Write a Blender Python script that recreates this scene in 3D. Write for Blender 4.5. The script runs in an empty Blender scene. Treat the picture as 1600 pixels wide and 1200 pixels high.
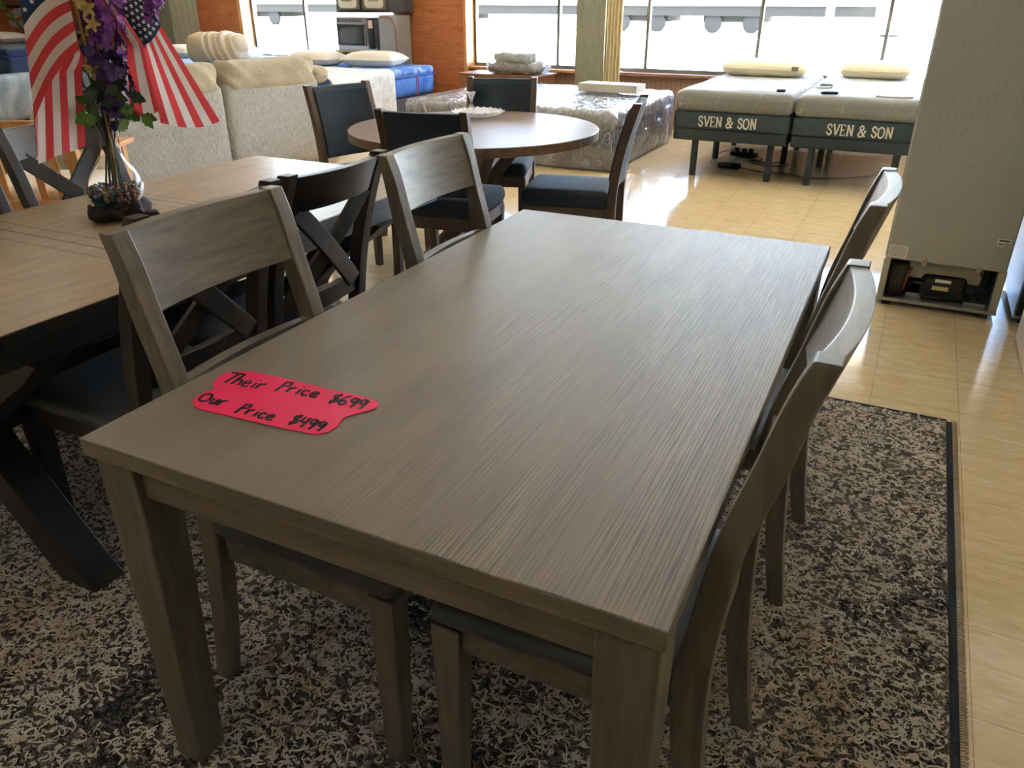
import bpy, bmesh, math, random
import numpy as np
from mathutils import Vector, Matrix, noise
R = math.radians
random.seed(7)
scn = bpy.context.scene
col = scn.collection

# ------------------------------------------------------------ camera
cam = bpy.data.cameras.new('camera'); cam.sensor_width = 36; cam.lens = 27.2; cam.clip_end = 500; cam.clip_start = .02
co = bpy.data.objects.new('camera', cam); col.objects.link(co)
co.location = (0, 0, 1.389); co.rotation_euler = (R(90-26.56), 0, R(26.39))
scn.camera = co
# ------------------------------------------------------------ light
scn.view_settings.view_transform = 'Standard'; scn.view_settings.look = 'None'
scn.view_settings.gamma = 1; scn.view_settings.use_curve_mapping = False
scn.view_settings.exposure = 3.95
w = bpy.data.worlds.new('sky'); scn.world = w; w.use_nodes = True
wn = w.node_tree
bg = wn.nodes['Background']
sky = wn.nodes.new('ShaderNodeTexSky'); sky.sky_type = 'NISHITA'; sky.sun_disc = False
sky.sun_elevation = R(58); sky.sun_rotation = R(160); sky.air_density = 1; sky.dust_density = 2
wn.links.new(sky.outputs[0], bg.inputs[0]); bg.inputs[1].default_value = 0.3
def lamp(name, kind, energy, loc, rot, color=(1, 1, 1), **kw):
    l = bpy.data.lights.new(name, kind); l.energy = energy; l.color = color
    for k, v in kw.items(): setattr(l, k, v)
    o = bpy.data.objects.new(name, l); col.objects.link(o); o.location = loc; o.rotation_euler = rot
    return o
lamp('sun', 'SUN', 8.0, (0, 20, 20), (R(-26), R(12), 0), (1, .97, .92), angle=R(.6))
def portal(x0, x1, z0, z1):
    o = lamp('daylight_portal', 'AREA', 1, ((x0+x1)/2, 9.5, (z0+z1)/2), (R(-90), 0, 0), shape='RECTANGLE', size=x1-x0, size_y=z1-z0)
    o.data.cycles.is_portal = True
portal(-8.86, -6.27, .57, 2.6); portal(-5.2, -3.75, .57, 2.6); portal(-3.2, 3.4, .57, 2.6)
scn.cycles.max_bounces = 10; scn.cycles.diffuse_bounces = 5; scn.cycles.transparent_max_bounces = 24
scn.cycles.sample_clamp_indirect = 6; scn.cycles.use_denoising = True; scn.cycles.caustics_reflective = False

# ------------------------------------------------------------ materials
def L(c): return tuple(((v/255)/12.92 if v/255 <= .04045 else ((v/255+.055)/1.055)**2.4) for v in c)+(1,)
class M:
    def __init__(s, name, base=(128, 128, 128), rough=.6, metal=0, spec=.5, sheen=0):
        s.m = bpy.data.materials.new(name); s.m.use_nodes = True; s.t = s.m.node_tree; s.b = s.t.nodes['Principled BSDF']
        s.b.inputs['Base Color'].default_value = L(base); s.b.inputs['Roughness'].default_value = rough
        s.b.inputs['Metallic'].default_value = metal; s.b.inputs['Specular IOR Level'].default_value = spec
        s.b.inputs['Sheen Weight'].default_value = sheen
    def n(s, typ, ins={}, **at):
        x = s.t.nodes.new(typ)
        for k, v in at.items(): setattr(x, k, v)
        for k, v in ins.items(): s.set(x.inputs[k], v)
        return x
    def set(s, inp, v):
        if isinstance(v, bpy.types.NodeSocket): s.t.links.new(v, inp)
        else: inp.default_value = v
    def coord(s, scale=(1, 1, 1), rot=(0, 0, 0), loc=(0, 0, 0)):
        c = s.n('ShaderNodeTexCoord'); return s.n('ShaderNodeMapping', {'Vector': c.outputs['Object'], 'Scale': scale, 'Rotation': rot, 'Location': loc}).outputs[0]
    def noise(s, vec, scale, detail=4, rough=.55, dist=0):
        return s.n('ShaderNodeTexNoise', {'Vector': vec, 'Scale': scale, 'Detail': detail, 'Roughness': rough, 'Distortion': dist}).outputs[0]
    def ramp(s, f, stops):
        r = s.n('ShaderNodeValToRGB', {0: f}); e = r.color_ramp.elements
        while len(e) < len(stops): e.new(.5)
        for i, (p, c) in enumerate(stops):
            e[i].position = p; e[i].color = L(c) if len(c) == 3 else c
        return r.outputs[0]
    def math(s, op, a, b=0, c=0):
        return s.n('ShaderNodeMath', {0: a, 1: b, 2: c}, operation=op).outputs[0]
    def mix(s, f, a, b, mode='MIX'):
        x = s.n('ShaderNodeMix', data_type='RGBA', blend_type=mode); s.set(x.inputs[0], f)
        s.set(x.inputs[6], a if isinstance(a, bpy.types.NodeSocket) or len(a) == 4 else L(a)); s.set(x.inputs[7], b if isinstance(b, bpy.types.NodeSocket) or len(b) == 4 else L(b))
        return x.outputs[2]
    def base(s, c): s.set(s.b.inputs['Base Color'], c)
    def bump(s, h, strength=.3, dist=.002):
        s.t.links.new(s.n('ShaderNodeBump', {'Height': h, 'Strength': strength, 'Distance': dist}).outputs[0], s.b.inputs['Normal'])

def wood(name, c1, c2, axis='y', scale=6, stretch=12, rough=.45, bump=.15, c3=None, contrast=.18):
    m = M(name, c1, rough)
    sc = [stretch]*3; sc['xyz'.index(axis)] = 1
    v = m.coord(tuple(sc)); f = m.noise(v, scale, 6, .6, .6)
    st = [(.5-contrast, c1), (.5+contrast, c2)]
    m.base(m.ramp(f, st)); m.bump(f, bump, .002)
    return m.m
def plain(name, c, rough=.6, metal=0, spec=.5, bump=0, bscale=200, sheen=0):
    m = M(name, c, rough, metal, spec, sheen)
    if bump: m.bump(m.noise(m.coord(), bscale, 3), bump, .002)
    return m.m
def fabric(name, c1, c2, scale=300, bump=.4, stretch=(1, 1, 1), rough=.9, big=3, sheen=.2, dist=.002, wb=.5):
    m = M(name, c1, rough, 0, .2, sheen); v = m.coord(stretch)
    f = m.noise(v, scale, 3, .7); g = m.noise(m.coord(), big, 3)
    s = m.math('MULTIPLY_ADD', g, wb, m.math('MULTIPLY', f, 1-wb))
    m.base(m.ramp(s, [(.36, c1), (.64, c2)])); m.bump(f, bump, dist)
    return m.m
def film(name, tint=(235, 240, 245), fac=.35, rough=.12, scale=25, white=.12):
    m = M(name); t = m.t; t.nodes.remove(m.b)
    tr = m.n('ShaderNodeBsdfTransparent', {'Color': (.97, .98, 1, 1)}); gl = m.n('ShaderNodeBsdfGlossy', {'Color': (1, 1, 1, 1), 'Roughness': rough})
    di = m.n('ShaderNodeBsdfDiffuse', {'Color': L(tint)}); tl = m.n('ShaderNodeBsdfTranslucent', {'Color': L(tint)})
    f = m.noise(m.coord(), scale, 5, .6, 1.2)
    bp = m.n('ShaderNodeBump', {'Height': f, 'Strength': .8 if white else .0, 'Distance': .01}).outputs[0]
    if white: t.links.new(bp, gl.inputs['Normal'])
    lw = m.n('ShaderNodeLayerWeight', {'Blend': fac})
    if white: t.links.new(bp, lw.inputs['Normal'])
    a = m.n('ShaderNodeMixShader', {0: .5, 1: di.outputs[0], 2: tl.outputs[0]})
    b = m.n('ShaderNodeMixShader', {0: white, 1: tr.outputs[0], 2: a.outputs[0]})
    c = m.n('ShaderNodeMixShader', {0: lw.outputs['Fresnel'] if not white else m.math('MULTIPLY_ADD', lw.outputs['Fresnel'], .75, .03), 1: b.outputs[0], 2: gl.outputs[0]})
    t.links.new(c.outputs[0], t.nodes['Material Output'].inputs[0])
    return m.m

# ------------------------------------------------------------ mesh building
class MB:
    def __init__(s): s.v = []; s.f = []; s.mi = []; s.cur = 0
    def add(s, vs, fs):
        o = len(s.v); s.v += [tuple(map(float, p)) for p in vs]; s.f += [tuple(o+i for i in f) for f in fs]; s.mi += [s.cur]*len(fs); return s
    def box(s, x0, x1, y0, y1, z0, z1):
        vs = [(x, y, z) for z in (z0, z1) for y in (y0, y1) for x in (x0, x1)]
        return s.add(vs, [(0, 2, 3, 1), (4, 5, 7, 6), (0, 1, 5, 4), (2, 6, 7, 3), (0, 4, 6, 2), (1, 3, 7, 5)])
    def loft(s, rings, cap=True, close=True):
        n = len(rings[0]); vs = [p for r in rings for p in r]; fs = []
        for i in range(len(rings)-1):
            for j in range(n if close else n-1):
                k = (j+1) % n; fs.append((i*n+j, i*n+k, (i+1)*n+k, (i+1)*n+j))
        if cap: fs += [tuple(range(n-1, -1, -1)), tuple((len(rings)-1)*n+j for j in range(n))]
        return s.add(vs, fs)
    def bar(s, a, b, w, t, up=(0, 0, 1), w2=None, t2=None):
        a, b = Vector(a), Vector(b); d = (b-a).normalized(); u = Vector(up)
        if abs(d.dot(u)) > .98: u = Vector((0, 1, 0))
        sd = d.cross(u).normalized(); u = sd.cross(d)
        w2 = w2 or w; t2 = t2 or t
        q = lambda p, w, t: [p+sd*w/2*i+u*t/2*j for i, j in ((-1, -1), (1, -1), (1, 1), (-1, 1))]
        return s.loft([q(a, w, t), q(b, w2, t2)])
    def tube(s, pts, r, n=8, cap=True):
        pts = [Vector(p) for p in pts]; rings = []
        rr = r if hasattr(r, '__len__') else [r]*len(pts)
        nrm = None
        for i, p in enumerate(pts):
            d = (pts[min(i+1, len(pts)-1)]-pts[max(i-1, 0)]).normalized()
            if nrm is None: nrm = d.orthogonal().normalized()
            nrm = (nrm-d*nrm.dot(d)).normalized(); b = d.cross(nrm)
            rings.append([p+(nrm*math.cos(6.2832*k/n)+b*math.sin(6.2832*k/n))*rr[i] for k in range(n)])
        return s.loft(rings, cap)
    def lathe(s, prof, n=32, c=(0, 0, 0)):
        rings = [[(c[0]+r*math.cos(2*math.pi*k/n), c[1]+r*math.sin(2*math.pi*k/n), c[2]+z) for k in range(n)] for r, z in prof]
        return s.loft(rings, False)
    def grid(s, fn, nu, nv):
        vs = [fn(i/nu, j/nv) for i in range(nu+1) for j in range(nv+1)]
        fs = [(i*(nv+1)+j, (i+1)*(nv+1)+j, (i+1)*(nv+1)+j+1, i*(nv+1)+j+1) for i in range(nu) for j in range(nv)]
        return s.add(vs, fs)
    def poly(s, pts, z0, z1):
        n = len(pts); return s.loft([[(x, y, z0) for x, y in pts], [(x, y, z1) for x, y in pts]])
    def rbox(s, c, size, r, n=6, fn=None, e=2.0):
        h = [v/2 for v in size]; idx = {}; vs = []; fs = []
        def pt(p):
            k = tuple(round(t, 5) for t in p)
            if k not in idx:
                q = [p[i]*h[i] for i in range(3)]; rr = [min(r, h[i]) for i in range(3)]
                inn = [max(-(h[i]-rr[i]), min(h[i]-rr[i], q[i])) for i in range(3)]
                d = [(q[i]-inn[i])/rr[i] for i in range(3)]; ln = (sum(abs(t)**e for t in d))**(1/e)
                if ln > 1e-6: q = [inn[i]+rr[i]*d[i]/ln*(1 if ln > 1 else ln) for i in range(3)]
                if fn: q = fn(Vector(q))
                idx[k] = len(vs); vs.append((c[0]+q[0], c[1]+q[1], c[2]+q[2]))
            return idx[k]
        def levels(i):
            hh = h[i]; rr = min(r, hh)
            a = [-1+(rr/hh)*(1-math.cos(math.pi/2*k/3)) for k in range(3)]
            b = [(-1+rr/hh)+(2-2*rr/hh)*k/n for k in range(n+1)] if rr < hh-1e-6 else [0.]
            return a+b+[-t for t in reversed(a)]
        lv = [levels(i) for i in range(3)]
        for ax in range(3):
            u, w_ = (ax+1) % 3, (ax+2) % 3
            for sg in (-1, 1):
                for i in range(len(lv[u])-1):
                    for j in range(len(lv[w_])-1):
                        q = []
                        for a, b in ((i, j), (i+1, j), (i+1, j+1), (i, j+1)):
                            p = [0, 0, 0]; p[ax] = sg; p[u] = lv[u][a]; p[w_] = lv[w_][b]; q.append(pt(p))
                        if len(set(q)) == 4: fs.append(tuple(q if sg > 0 else q[::-1]))
        return s.add(vs, fs)
    def build(s, name, mats, parent=None, loc=(0, 0, 0), rot=(0, 0, 0), bevel=0, smooth=False, label=None, kind=None, sub=0, thick=0):
        me = bpy.data.meshes.new(name); me.from_pydata(s.v, [], s.f)
        for m in (mats if isinstance(mats, (list, tuple)) else [mats]): me.materials.append(m)
        if any(s.mi): me.polygons.foreach_set('material_index', s.mi)
        bm = bmesh.new(); bm.from_mesh(me); bmesh.ops.recalc_face_normals(bm, faces=bm.faces); bm.to_mesh(me); bm.free()
        if smooth: me.polygons.foreach_set('use_smooth', [True]*len(me.polygons))
        o = bpy.data.objects.new(name, me); col.objects.link(o); o.location = loc; o.rotation_euler = rot
        if parent: o.parent = parent
        if thick:
            b = o.modifiers.new('solid', 'SOLIDIFY'); b.thickness = thick
        if bevel:
            b = o.modifiers.new('bevel', 'BEVEL'); b.width = bevel; b.segments = 2; b.limit_method = 'ANGLE'; b.angle_limit = R(40)
        if sub:
            b = o.modifiers.new('sub', 'SUBSURF'); b.levels = b.render_levels = sub
        if label: o['label'] = label
        if kind: o['kind'] = kind
        return o
def tag(o, label, cat, group=None, kind=None):
    o['label'] = label; o['category'] = cat
    if group: o['group'] = group
    if kind: o['kind'] = kind
    return o
def thing(name, label, cat, loc, rz=0, group=None):
    o = bpy.data.objects.new(name, None); col.objects.link(o); o.location = loc; o.rotation_euler = (0, 0, rz); o.empty_display_size = .1
    return tag(o, label, cat, group)
def copy_tree(o, parent=None):
    c = o.copy(); col.objects.link(c)
    if parent: c.parent = parent
    for ch in [x for x in list(bpy.data.objects) if x.parent == o]: copy_tree(ch, c)
    return c
def place(o, label, loc, rz, first):
    c = o if first else copy_tree(o)
    c.location = loc; c.rotation_euler = (0, 0, rz); c['label'] = label
    return c
def cr(pts, n=4):   # smooth curve through points (tuples of any length)
    P = [np.array(p, float) for p in pts]; P = [2*P[0]-P[1]]+P+[2*P[-1]-P[-2]]; out = []
    for i in range(1, len(P)-2):
        for k in range(n):
            t = k/n; a, b, c, d = P[i-1:i+3]
            out.append(.5*((2*b)+(-a+c)*t+(2*a-5*b+4*c-d)*t*t+(-a+3*b-3*c+d)*t**3))
    out.append(P[-2]); return out

# ------------------------------------------------------------ material library
W_GREY = wood('grey_brown_wood', (88, 80, 68), (120, 111, 96), 'z', 5, 8, .42, .10)
W_GREYX = wood('grey_brown_wood_rail', (88, 80, 68), (122, 113, 98), 'y', 5, 8, .40, .10)
W_DARK = wood('espresso_wood', (34, 28, 26), (50, 42, 38), 'z', 5, 8, .4, .1)
W_WAL = wood('walnut_wood', (78, 60, 50), (100, 78, 64), 'z', 5, 8, .4, .1)
W_OAK = wood('golden_oak', (176, 122, 70), (205, 150, 92), 'z', 5, 8, .45, .1)
VINYL = plain('charcoal_vinyl', (74, 77, 82), .5, bump=.15, bscale=400)
FAB_BLUE = fabric('slate_blue_fabric', (42, 50, 60), (60, 69, 80), 500, .3)
BLACK = plain('black_plastic', (22, 22, 24), .45)
DKMETAL = plain('dark_metal', (50, 52, 55), .45, .3)
WHITE = plain('white_paper', (235, 235, 232), .7)
STEEL = plain('brushed_steel', (170, 172, 172), .32, .85)
# table top: fine brushed grain along y
m = M('brushed_grain_tabletop', rough=.48, spec=.42)
v = m.coord((1, .03, 1)); wv = m.coord((1, .03, 1))
big = m.noise(m.coord((1, .22, 1)), 7, 4, .6); lines = m.noise(v, 170, 2, .5, .2); soft = m.noise(m.coord((1, .10, 1)), 38, 5, .65)
wave = m.n('ShaderNodeTexWave', {'Vector': wv, 'Scale': 48, 'Distortion': 7.0, 'Detail': 2, 'Detail Scale': 2.2, 'Detail Roughness': .6}, wave_type='BANDS', bands_direction='X').outputs['Fac']
spx = m.n('ShaderNodeSeparateXYZ', {0: m.n('ShaderNodeTexCoord').outputs['Object']})
side = m.math('MULTIPLY_ADD', spx.outputs[0], .55, m.math('MULTIPLY', spx.outputs[1], .12))
amt = m.ramp(m.math('ADD', m.noise(m.coord((1, .3, 1)), 5, 3), side), [(.36, (70, 70, 70)), (.66, (255, 255, 255))])
h = m.math('MULTIPLY_ADD', m.math('MULTIPLY', wave, amt), .5, m.math('MULTIPLY', lines, .5))
c = m.ramp(h, [(.2, (92, 83, 71)), (.36, (128, 117, 101)), (.62, (150, 138, 120))])
c = m.mix(amt, (136, 124, 107), c)
c = m.mix(m.ramp(soft, [(.45, (0, 0, 0)), (.72, (130, 130, 130))]), c, (112, 96, 78))
c = m.mix(m.ramp(big, [(.48, (0, 0, 0)), (.68, (170, 170, 170))]), c, (104, 94, 82))
m.base(c); m.bump(m.math('MULTIPLY', h, amt), .4, .0012); TOPM = m.m
# second table top with its grooves
m = M('planked_tabletop', rough=.34)
v = m.coord((1, .12, 1)); f = m.noise(v, 45, 5, .6, .4)
c = m.ramp(f, [(.3, (136, 112, 84)), (.7, (166, 142, 110))])
sep = m.n('ShaderNodeSeparateXYZ', {0: m.n('ShaderNodeTexCoord').outputs['Object']})
def line(axis, pos, wd):
    return m.math('LESS_THAN', m.math('ABSOLUTE', m.math('SUBTRACT', sep.outputs[axis], pos)), wd)
g = line(1, 0, 0.0)
for pos, wd in ((-.195, .0022), (-.252, .0032), (-.313, .0018), (.18, .0018), (.23, .0032), (.275, .0022), (.80, .0018)):
    g = m.math('MAXIMUM', g, line(1, pos, wd))
cl = m.math('MULTIPLY', line(0, 0, .0015), m.math('MAXIMUM', line(1, -.254, .06), line(1, .228, .05)))
g = m.math('MAXIMUM', g, cl)
m.base(m.mix(g, c, (38, 28, 22))); m.bump(m.math('SUBTRACT', m.math('MULTIPLY', f, .1), g), .5, .002); TOP2 = m.m
# round table top
ROUNDM = wood('walnut_round_top', (96, 76, 64), (124, 100, 84), 'x', 6, 9, .42, .05)
# floor tiles
m = M('vinyl_floor_tile', rough=.25, spec=.5)
tc = m.n('ShaderNodeTexCoord').outputs['Object']
mp = m.n('ShaderNodeMapping', {'Vector': tc, 'Location': (-.3681, -.2716, 0)}).outputs[0]
br = m.n('ShaderNodeTexBrick', {'Vector': mp, 'Scale': 1, 'Mortar Size': .0008, 'Mortar Smooth': .0, 'Brick Width': .3048, 'Row Height': .3048, 'Color1': (0, 0, 0, 1), 'Color2': (1, 1, 1, 1), 'Mortar': (.5, .5, .5, 1)}, offset=0, squash=1)
st = m.noise(m.n('ShaderNodeMapping', {'Vector': tc, 'Scale': (.9, 4, 1)}).outputs[0], 7, 5, .7, 1.2)
st2 = m.noise(m.n('ShaderNodeMapping', {'Vector': tc, 'Scale': (1, 5, 1)}).outputs[0], 30, 3, .7, .6)
c = m.ramp(st, [(.3, (194, 170, 126)), (.55, (210, 190, 150)), (.75, (224, 208, 174))])
c = m.mix(m.ramp(st2, [(.6, (0, 0, 0)), (.8, (70, 70, 70))]), c, (160, 132, 92))
c = m.mix(m.math('MULTIPLY', br.outputs['Color'], .10), c, (180, 150, 104))
c = m.mix(m.math('MULTIPLY', br.outputs['Fac'], .8), c, (112, 90, 62))
m.base(c)
rg = m.ramp(m.noise(tc, 5, 4, .7), [(.3, (58, 58, 58)), (.75, (92, 92, 92))]); m.set(m.b.inputs['Roughness'], m.math('MULTIPLY', rg, 1.6))
m.bump(m.math('SUBTRACT', m.math('MULTIPLY', m.noise(tc, 8, 2), .5), br.outputs['Fac']), .25, .001)
FLOORM = m.m
# rug
m = M('woven_rug', rough=.95, spec=.1, sheen=.1)
tc = m.n('ShaderNodeTexCoord').outputs['Object']
wq = m.n('ShaderNodeTexNoise', {'Vector': tc, 'Scale': 14, 'Detail': 3})
wrp = m.n('ShaderNodeVectorMath', {0: wq.outputs['Color'], 1: (.5, .5, .5)}, operation='SUBTRACT')
wrp = m.n('ShaderNodeVectorMath', {0: wrp.outputs[0], 'Scale': .12}, operation='SCALE')
wc = m.n('ShaderNodeVectorMath', {0: tc, 1: wrp.outputs[0]}, operation='ADD').outputs[0]
wc = m.n('ShaderNodeMapping', {'Vector': wc, 'Scale': (.6, 1, 1)}).outputs[0]
n1 = m.noise(wc, 34, 1, .5, 1.8)
rid = m.math('SUBTRACT', 1.0, m.math('MULTIPLY', m.math('ABSOLUTE', m.math('SUBTRACT', n1, .5)), 9))
n1b = m.noise(m.n('ShaderNodeMapping', {'Vector': wc, 'Location': (5, 3, 1)}).outputs[0], 52, 1, .5, 1.6)
rid2 = m.math('SUBTRACT', 1.0, m.math('MULTIPLY', m.math('ABSOLUTE', m.math('SUBTRACT', n1b, .5)), 9))
rr = m.math('MAXIMUM', m.math('MAXIMUM', rid, rid2), 0)
blot = m.noise(tc, 4.5, 4, .65, .5); blot2 = m.noise(tc, 16, 3, .7)
dark = m.ramp(m.math('ADD', m.math('MULTIPLY', blot, .55), m.math('MULTIPLY', blot2, .45)), [(.36, (18, 18, 22)), (.46, (50, 45, 42)), (.62, (86, 76, 66))])
c = m.mix(m.math('MULTIPLY', m.ramp(rr, [(.45, (0, 0, 0)), (.8, (255, 255, 255))]), .6), dark, (150, 140, 128))
m.base(c); m.bump(m.math('ADD', rr, m.math('MULTIPLY', m.noise(tc, 400, 2), .3)), 1.0, .006); RUGM = m.m
m = M('rug_edge_band', rough=.95, spec=.1); f = m.noise(m.coord((1, 3, 1)), 90, 2); m.base(m.ramp(f, [(.35, (28, 32, 34)), (.7, (58, 60, 62))])); m.bump(f, .8, .004); RUGBAND = m.m
RUGFRINGE = fabric('rug_fringe', (150, 132, 108), (186, 168, 142), 260, .9)
GLASS = film('clear_glass', (255, 255, 255), .12, .02, 5, 0)
GLASS_TH = film('vase_glass', (255, 255, 255), .10, .03, 5, 0)
def crinkled():
    m = M('crinkled_clear_plastic'); t = m.t; t.nodes.remove(m.b)
    v = m.coord(); a = m.noise(m.coord((1, 1, .6)), 4, 2, .5, 1.6); b = m.noise(m.coord((1, 1, .5)), 11, 1, .5, 2)
    rd = lambda n, k: m.math('SUBTRACT', 1.0, m.math('MULTIPLY', m.math('ABSOLUTE', m.math('SUBTRACT', n, .5)), k))
    r = m.math('MAXIMUM', m.math('MAXIMUM', rd(a, 26), rd(b, 22)), 0)
    hgt = m.math('ADD', a, m.math('MULTIPLY', b, .4)); bp = m.n('ShaderNodeBump', {'Height': hgt, 'Strength': 1.0, 'Distance': .05}).outputs[0]
    tr = m.n('ShaderNodeBsdfTransparent', {'Color': (.96, .97, 1, 1)}); gl = m.n('ShaderNodeBsdfGlossy', {'Color': (1, 1, 1, 1), 'Roughness': .12, 'Normal': bp})
    di = m.n('ShaderNodeBsdfDiffuse', {'Color': L((236, 240, 244))}); tl = m.n('ShaderNodeBsdfTranslucent', {'Color': L((236, 240, 244))})
    w_ = m.n('ShaderNodeMixShader', {0: .5, 1: di.outputs[0], 2: tl.outputs[0]})
    x = m.n('ShaderNodeMixShader', {0: m.math('MULTIPLY_ADD', r, .45, .07), 1: tr.outputs[0], 2: w_.outputs[0]})  # white mixed in along the crease ridges paints the film's highlights
    lw = m.n('ShaderNodeLayerWeight', {'Blend': .45, 'Normal': bp})
    y = m.n('ShaderNodeMixShader', {0: m.math('MULTIPLY_ADD', lw.outputs['Fresnel'], .8, .06), 1: x.outputs[0], 2: gl.outputs[0]})
    t.links.new(y.outputs[0], t.nodes['Material Output'].inputs[0]); return m.m
PLASTIC = crinkled()
PAN_OR = M('orange_plywood', rough=.4)
wv = PAN_OR.noise(PAN_OR.coord((.8, .8, 7)), 2.2, 5, .55, 2.4)
PAN_OR.base(PAN_OR.ramp(wv, [(.36, (158, 88, 46)), (.44, (188, 114, 64)), (.52, (176, 102, 56)), (.60, (198, 126, 74)), (.68, (182, 108, 60))])); PAN_OR = PAN_OR.m
GREYPAN = wood('grey_green_panelling', (132, 130, 108), (150, 148, 124), 'z', 4, 6, .6, .05)
def ribbed(name, c1, c2, per=.05, axis=0):
    m = M(name, c1, .6); sp = m.n('ShaderNodeSeparateXYZ', {0: m.n('ShaderNodeTexCoord').outputs['Object']})
    f = m.math('PINGPONG', sp.outputs[axis], per/2); f = m.math('DIVIDE', f, per/2)
    m.base(m.ramp(f, [(.0, c2), (.15, c1)])); m.bump(f, .5, .004); return m.m
RIB_BR = ribbed('brown_ribbed_wainscot', (150, 116, 92), (96, 70, 54), .06)
RIB_CR = ribbed('cream_panelling', (196, 190, 158), (150, 146, 120), .12)
CREAMC = ribbed('cream_curtain_cloth', (214, 196, 150), (170, 150, 108), .04)

# ------------------------------------------------------------ room shell
XL, XR, YB, YF, H = -14.6, 3.6, -3.5, 9.3, 3.0
o = MB().box(XL-.2, XR+.2, YB-.2, YF+.3, -.1, 0).build('floor', FLOORM, kind='structure')
MB().box(XL-.2, XR+.2, YB-.2, YF+.3, H, H+.1).build('ceiling', plain('ceiling_white', (228, 224, 214), .9), kind='structure')
WALLP = plain('painted_wall', (176, 166, 146), .9)
MB().box(XL-.2, XL, YB, YF, 0, H).build('wall_left', PAN_OR, kind='structure')
MB().box(XR, XR+.2, YB, YF, 0, H).build('wall_right', WALLP, kind='structure')
MB().box(XL, XR, YB-.2, YB, 0, H).build('wall_back', plain('back_wall_panelling', (158, 154, 146), .8), kind='structure')
SILL = .575
MB().box(XL, XR, YF, YF+.2, 0, SILL).build('wall_front', RIB_BR, kind='structure')
MB().box(XL, XR, YF, YF+.2, 2.6, H).build('wall_front', WALLP, kind='structure')
MB().box(XL, -10.8, YF-.05, YF+.2, SILL, 2.6).box(XL, -10.8, YF-.05, YF-.001, 0, SILL).build('wall_front', PAN_OR, kind='structure')
MB().box(-6.27, -5.23, YF-.1, YF+.2, 0, 2.6).build('wall_front', PAN_OR, kind='structure')
MB().box(-9.7, -8.9, YF-.1, YF+.2, 0, 2.6).build('wall_front', PAN_OR, kind='structure')
TRIMO = wood('honey_trim', (190, 128, 66), (214, 156, 90), 'z', 4, 8, .45)
MB().box(-5.23, -5.19, YF-.12, YF+.2, 0, 2.6).build('trim_1', TRIMO, kind='structure')
MB().box(-8.9, -8.84, YF-.12, YF+.2, 0, 2.6).build('trim_2', TRIMO, kind='structure')
MB().box(-3.75, -3.39, YF-.06, YF+.2, 0, 2.6).build('pillar_1', GREYPAN, kind='structure')
MB().box(-10.8, -10.3, YF-.06, YF+.2, 0, 2.6).build('pillar_2', GREYPAN, kind='structure')
MB().box(-10.3, -9.7, YF-.04, YF+.2, 0, 2.6).build('pillar_3', RIB_CR, kind='structure')
MB().box(-5.19, -3.75, YF-.06, YF+.2, SILL, SILL+.03).build('trim_3', TRIMO, kind='structure')
MB().box(-3.2, XR, YF-.06, YF+.2, SILL, SILL+.03).build('trim_4', plain('sill_brown', (150, 110, 84), .5), kind='structure')
ALU = plain('window_aluminium', (120, 122, 112), .4, .4)
def window(name, x0, x1, mulls):
    r = bpy.data.objects.new(name, None); col.objects.link(r); r.location = (0, YF+.12, 0); r['kind'] = 'structure'
    b = MB(); z0, z1 = SILL+.03, 2.6
    b.box(x0, x1, -.03, .03, z0, z0+.04).box(x0, x1, -.03, .03, z1-.05, z1)
    b.box(x0, x0+.03, -.03, .03, z0+.04, z1-.05).box(x1-.03, x1, -.03, .03, z0+.04, z1-.05)
    for q in mulls: b.box(q-.018, q+.018, -.03, .03, z0+.04, z1-.05)
    b.build('frame', ALU, r)
    MB().box(x0+.03, x1-.03, -.003, .003, z0+.04, z1-.05).build('pane', GLASS, r)
window('window_1', -8.84, -6.27, [-7.88]); window('window_2', -5.19, -3.75, [-4.04]); window('window_3', -3.39, XR, [-2.93, -1.68, -.42, .83, 2.1])
b = MB(); b.grid(lambda u, t: (-3.37+.20*u, 9.2+.018*math.sin(u*6.28*5), .08+2.5*t), 60, 8)
tag(b.build('curtain', CREAMC, smooth=True, thick=.003), 'cream curtain gathered against the grey-green pillar', 'curtain')

# ------------------------------------------------------------ outside
m = M('bright_concrete', rough=.9); f = m.noise(m.coord(), .4, 5); m.base(m.ramp(f, [(.3, (214, 208, 194)), (.7, (232, 227, 214))]))
MB().box(-90, 60, YF+.21, 120, -.3, -.12).build('ground', m.m, kind='structure')
MB().box(-90, 60, YF+.2, YF+1.5, 2.75, 2.9).build('added_eave', WALLP, kind='structure')  # unseen eave, added to limit how far the sun reaches indoors
gr = M('dry_grass', rough=1); gr.base(gr.ramp(gr.noise(gr.coord(), 3, 5), [(.4, (150, 160, 90)), (.6, (206, 204, 160))]))
b = MB()
b.grid(lambda u, t: (-60+64*u, 36.6+1.6*t, -.12+.16*math.sin(3.14*t)*(.5+.5*noise.noise(Vector((u*60, t*2, 0))))), 200, 4)
tag(b.build('grass', gr.m, kind='stuff'), 'strip of dry grass along the railway track outside', 'grass')
TRW = plain('white_train_paint', (225, 224, 220), .6); TRD = plain('dark_underframe', (16, 17, 13), .9)
t = thing('freight_car', 'long white freight car standing on the track outside the windows', 'train car', (-22, 40, -.12))
b = MB().box(-20, 19, 0, 3, 1.15, 4.6)
for k in range(27): b.box(-19.6+1.45*k, -19.52+1.45*k, -.06, 0, 1.2, 4.5)
for zz in (1.5, 2.1): b.box(-20, 19, -.04, 0, zz, zz+.05)
b.build('body', TRW, t)
MB().box(-20, 19.6, .1, 2.9, .72, 1.15).build('underframe', TRD, t)
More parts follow.
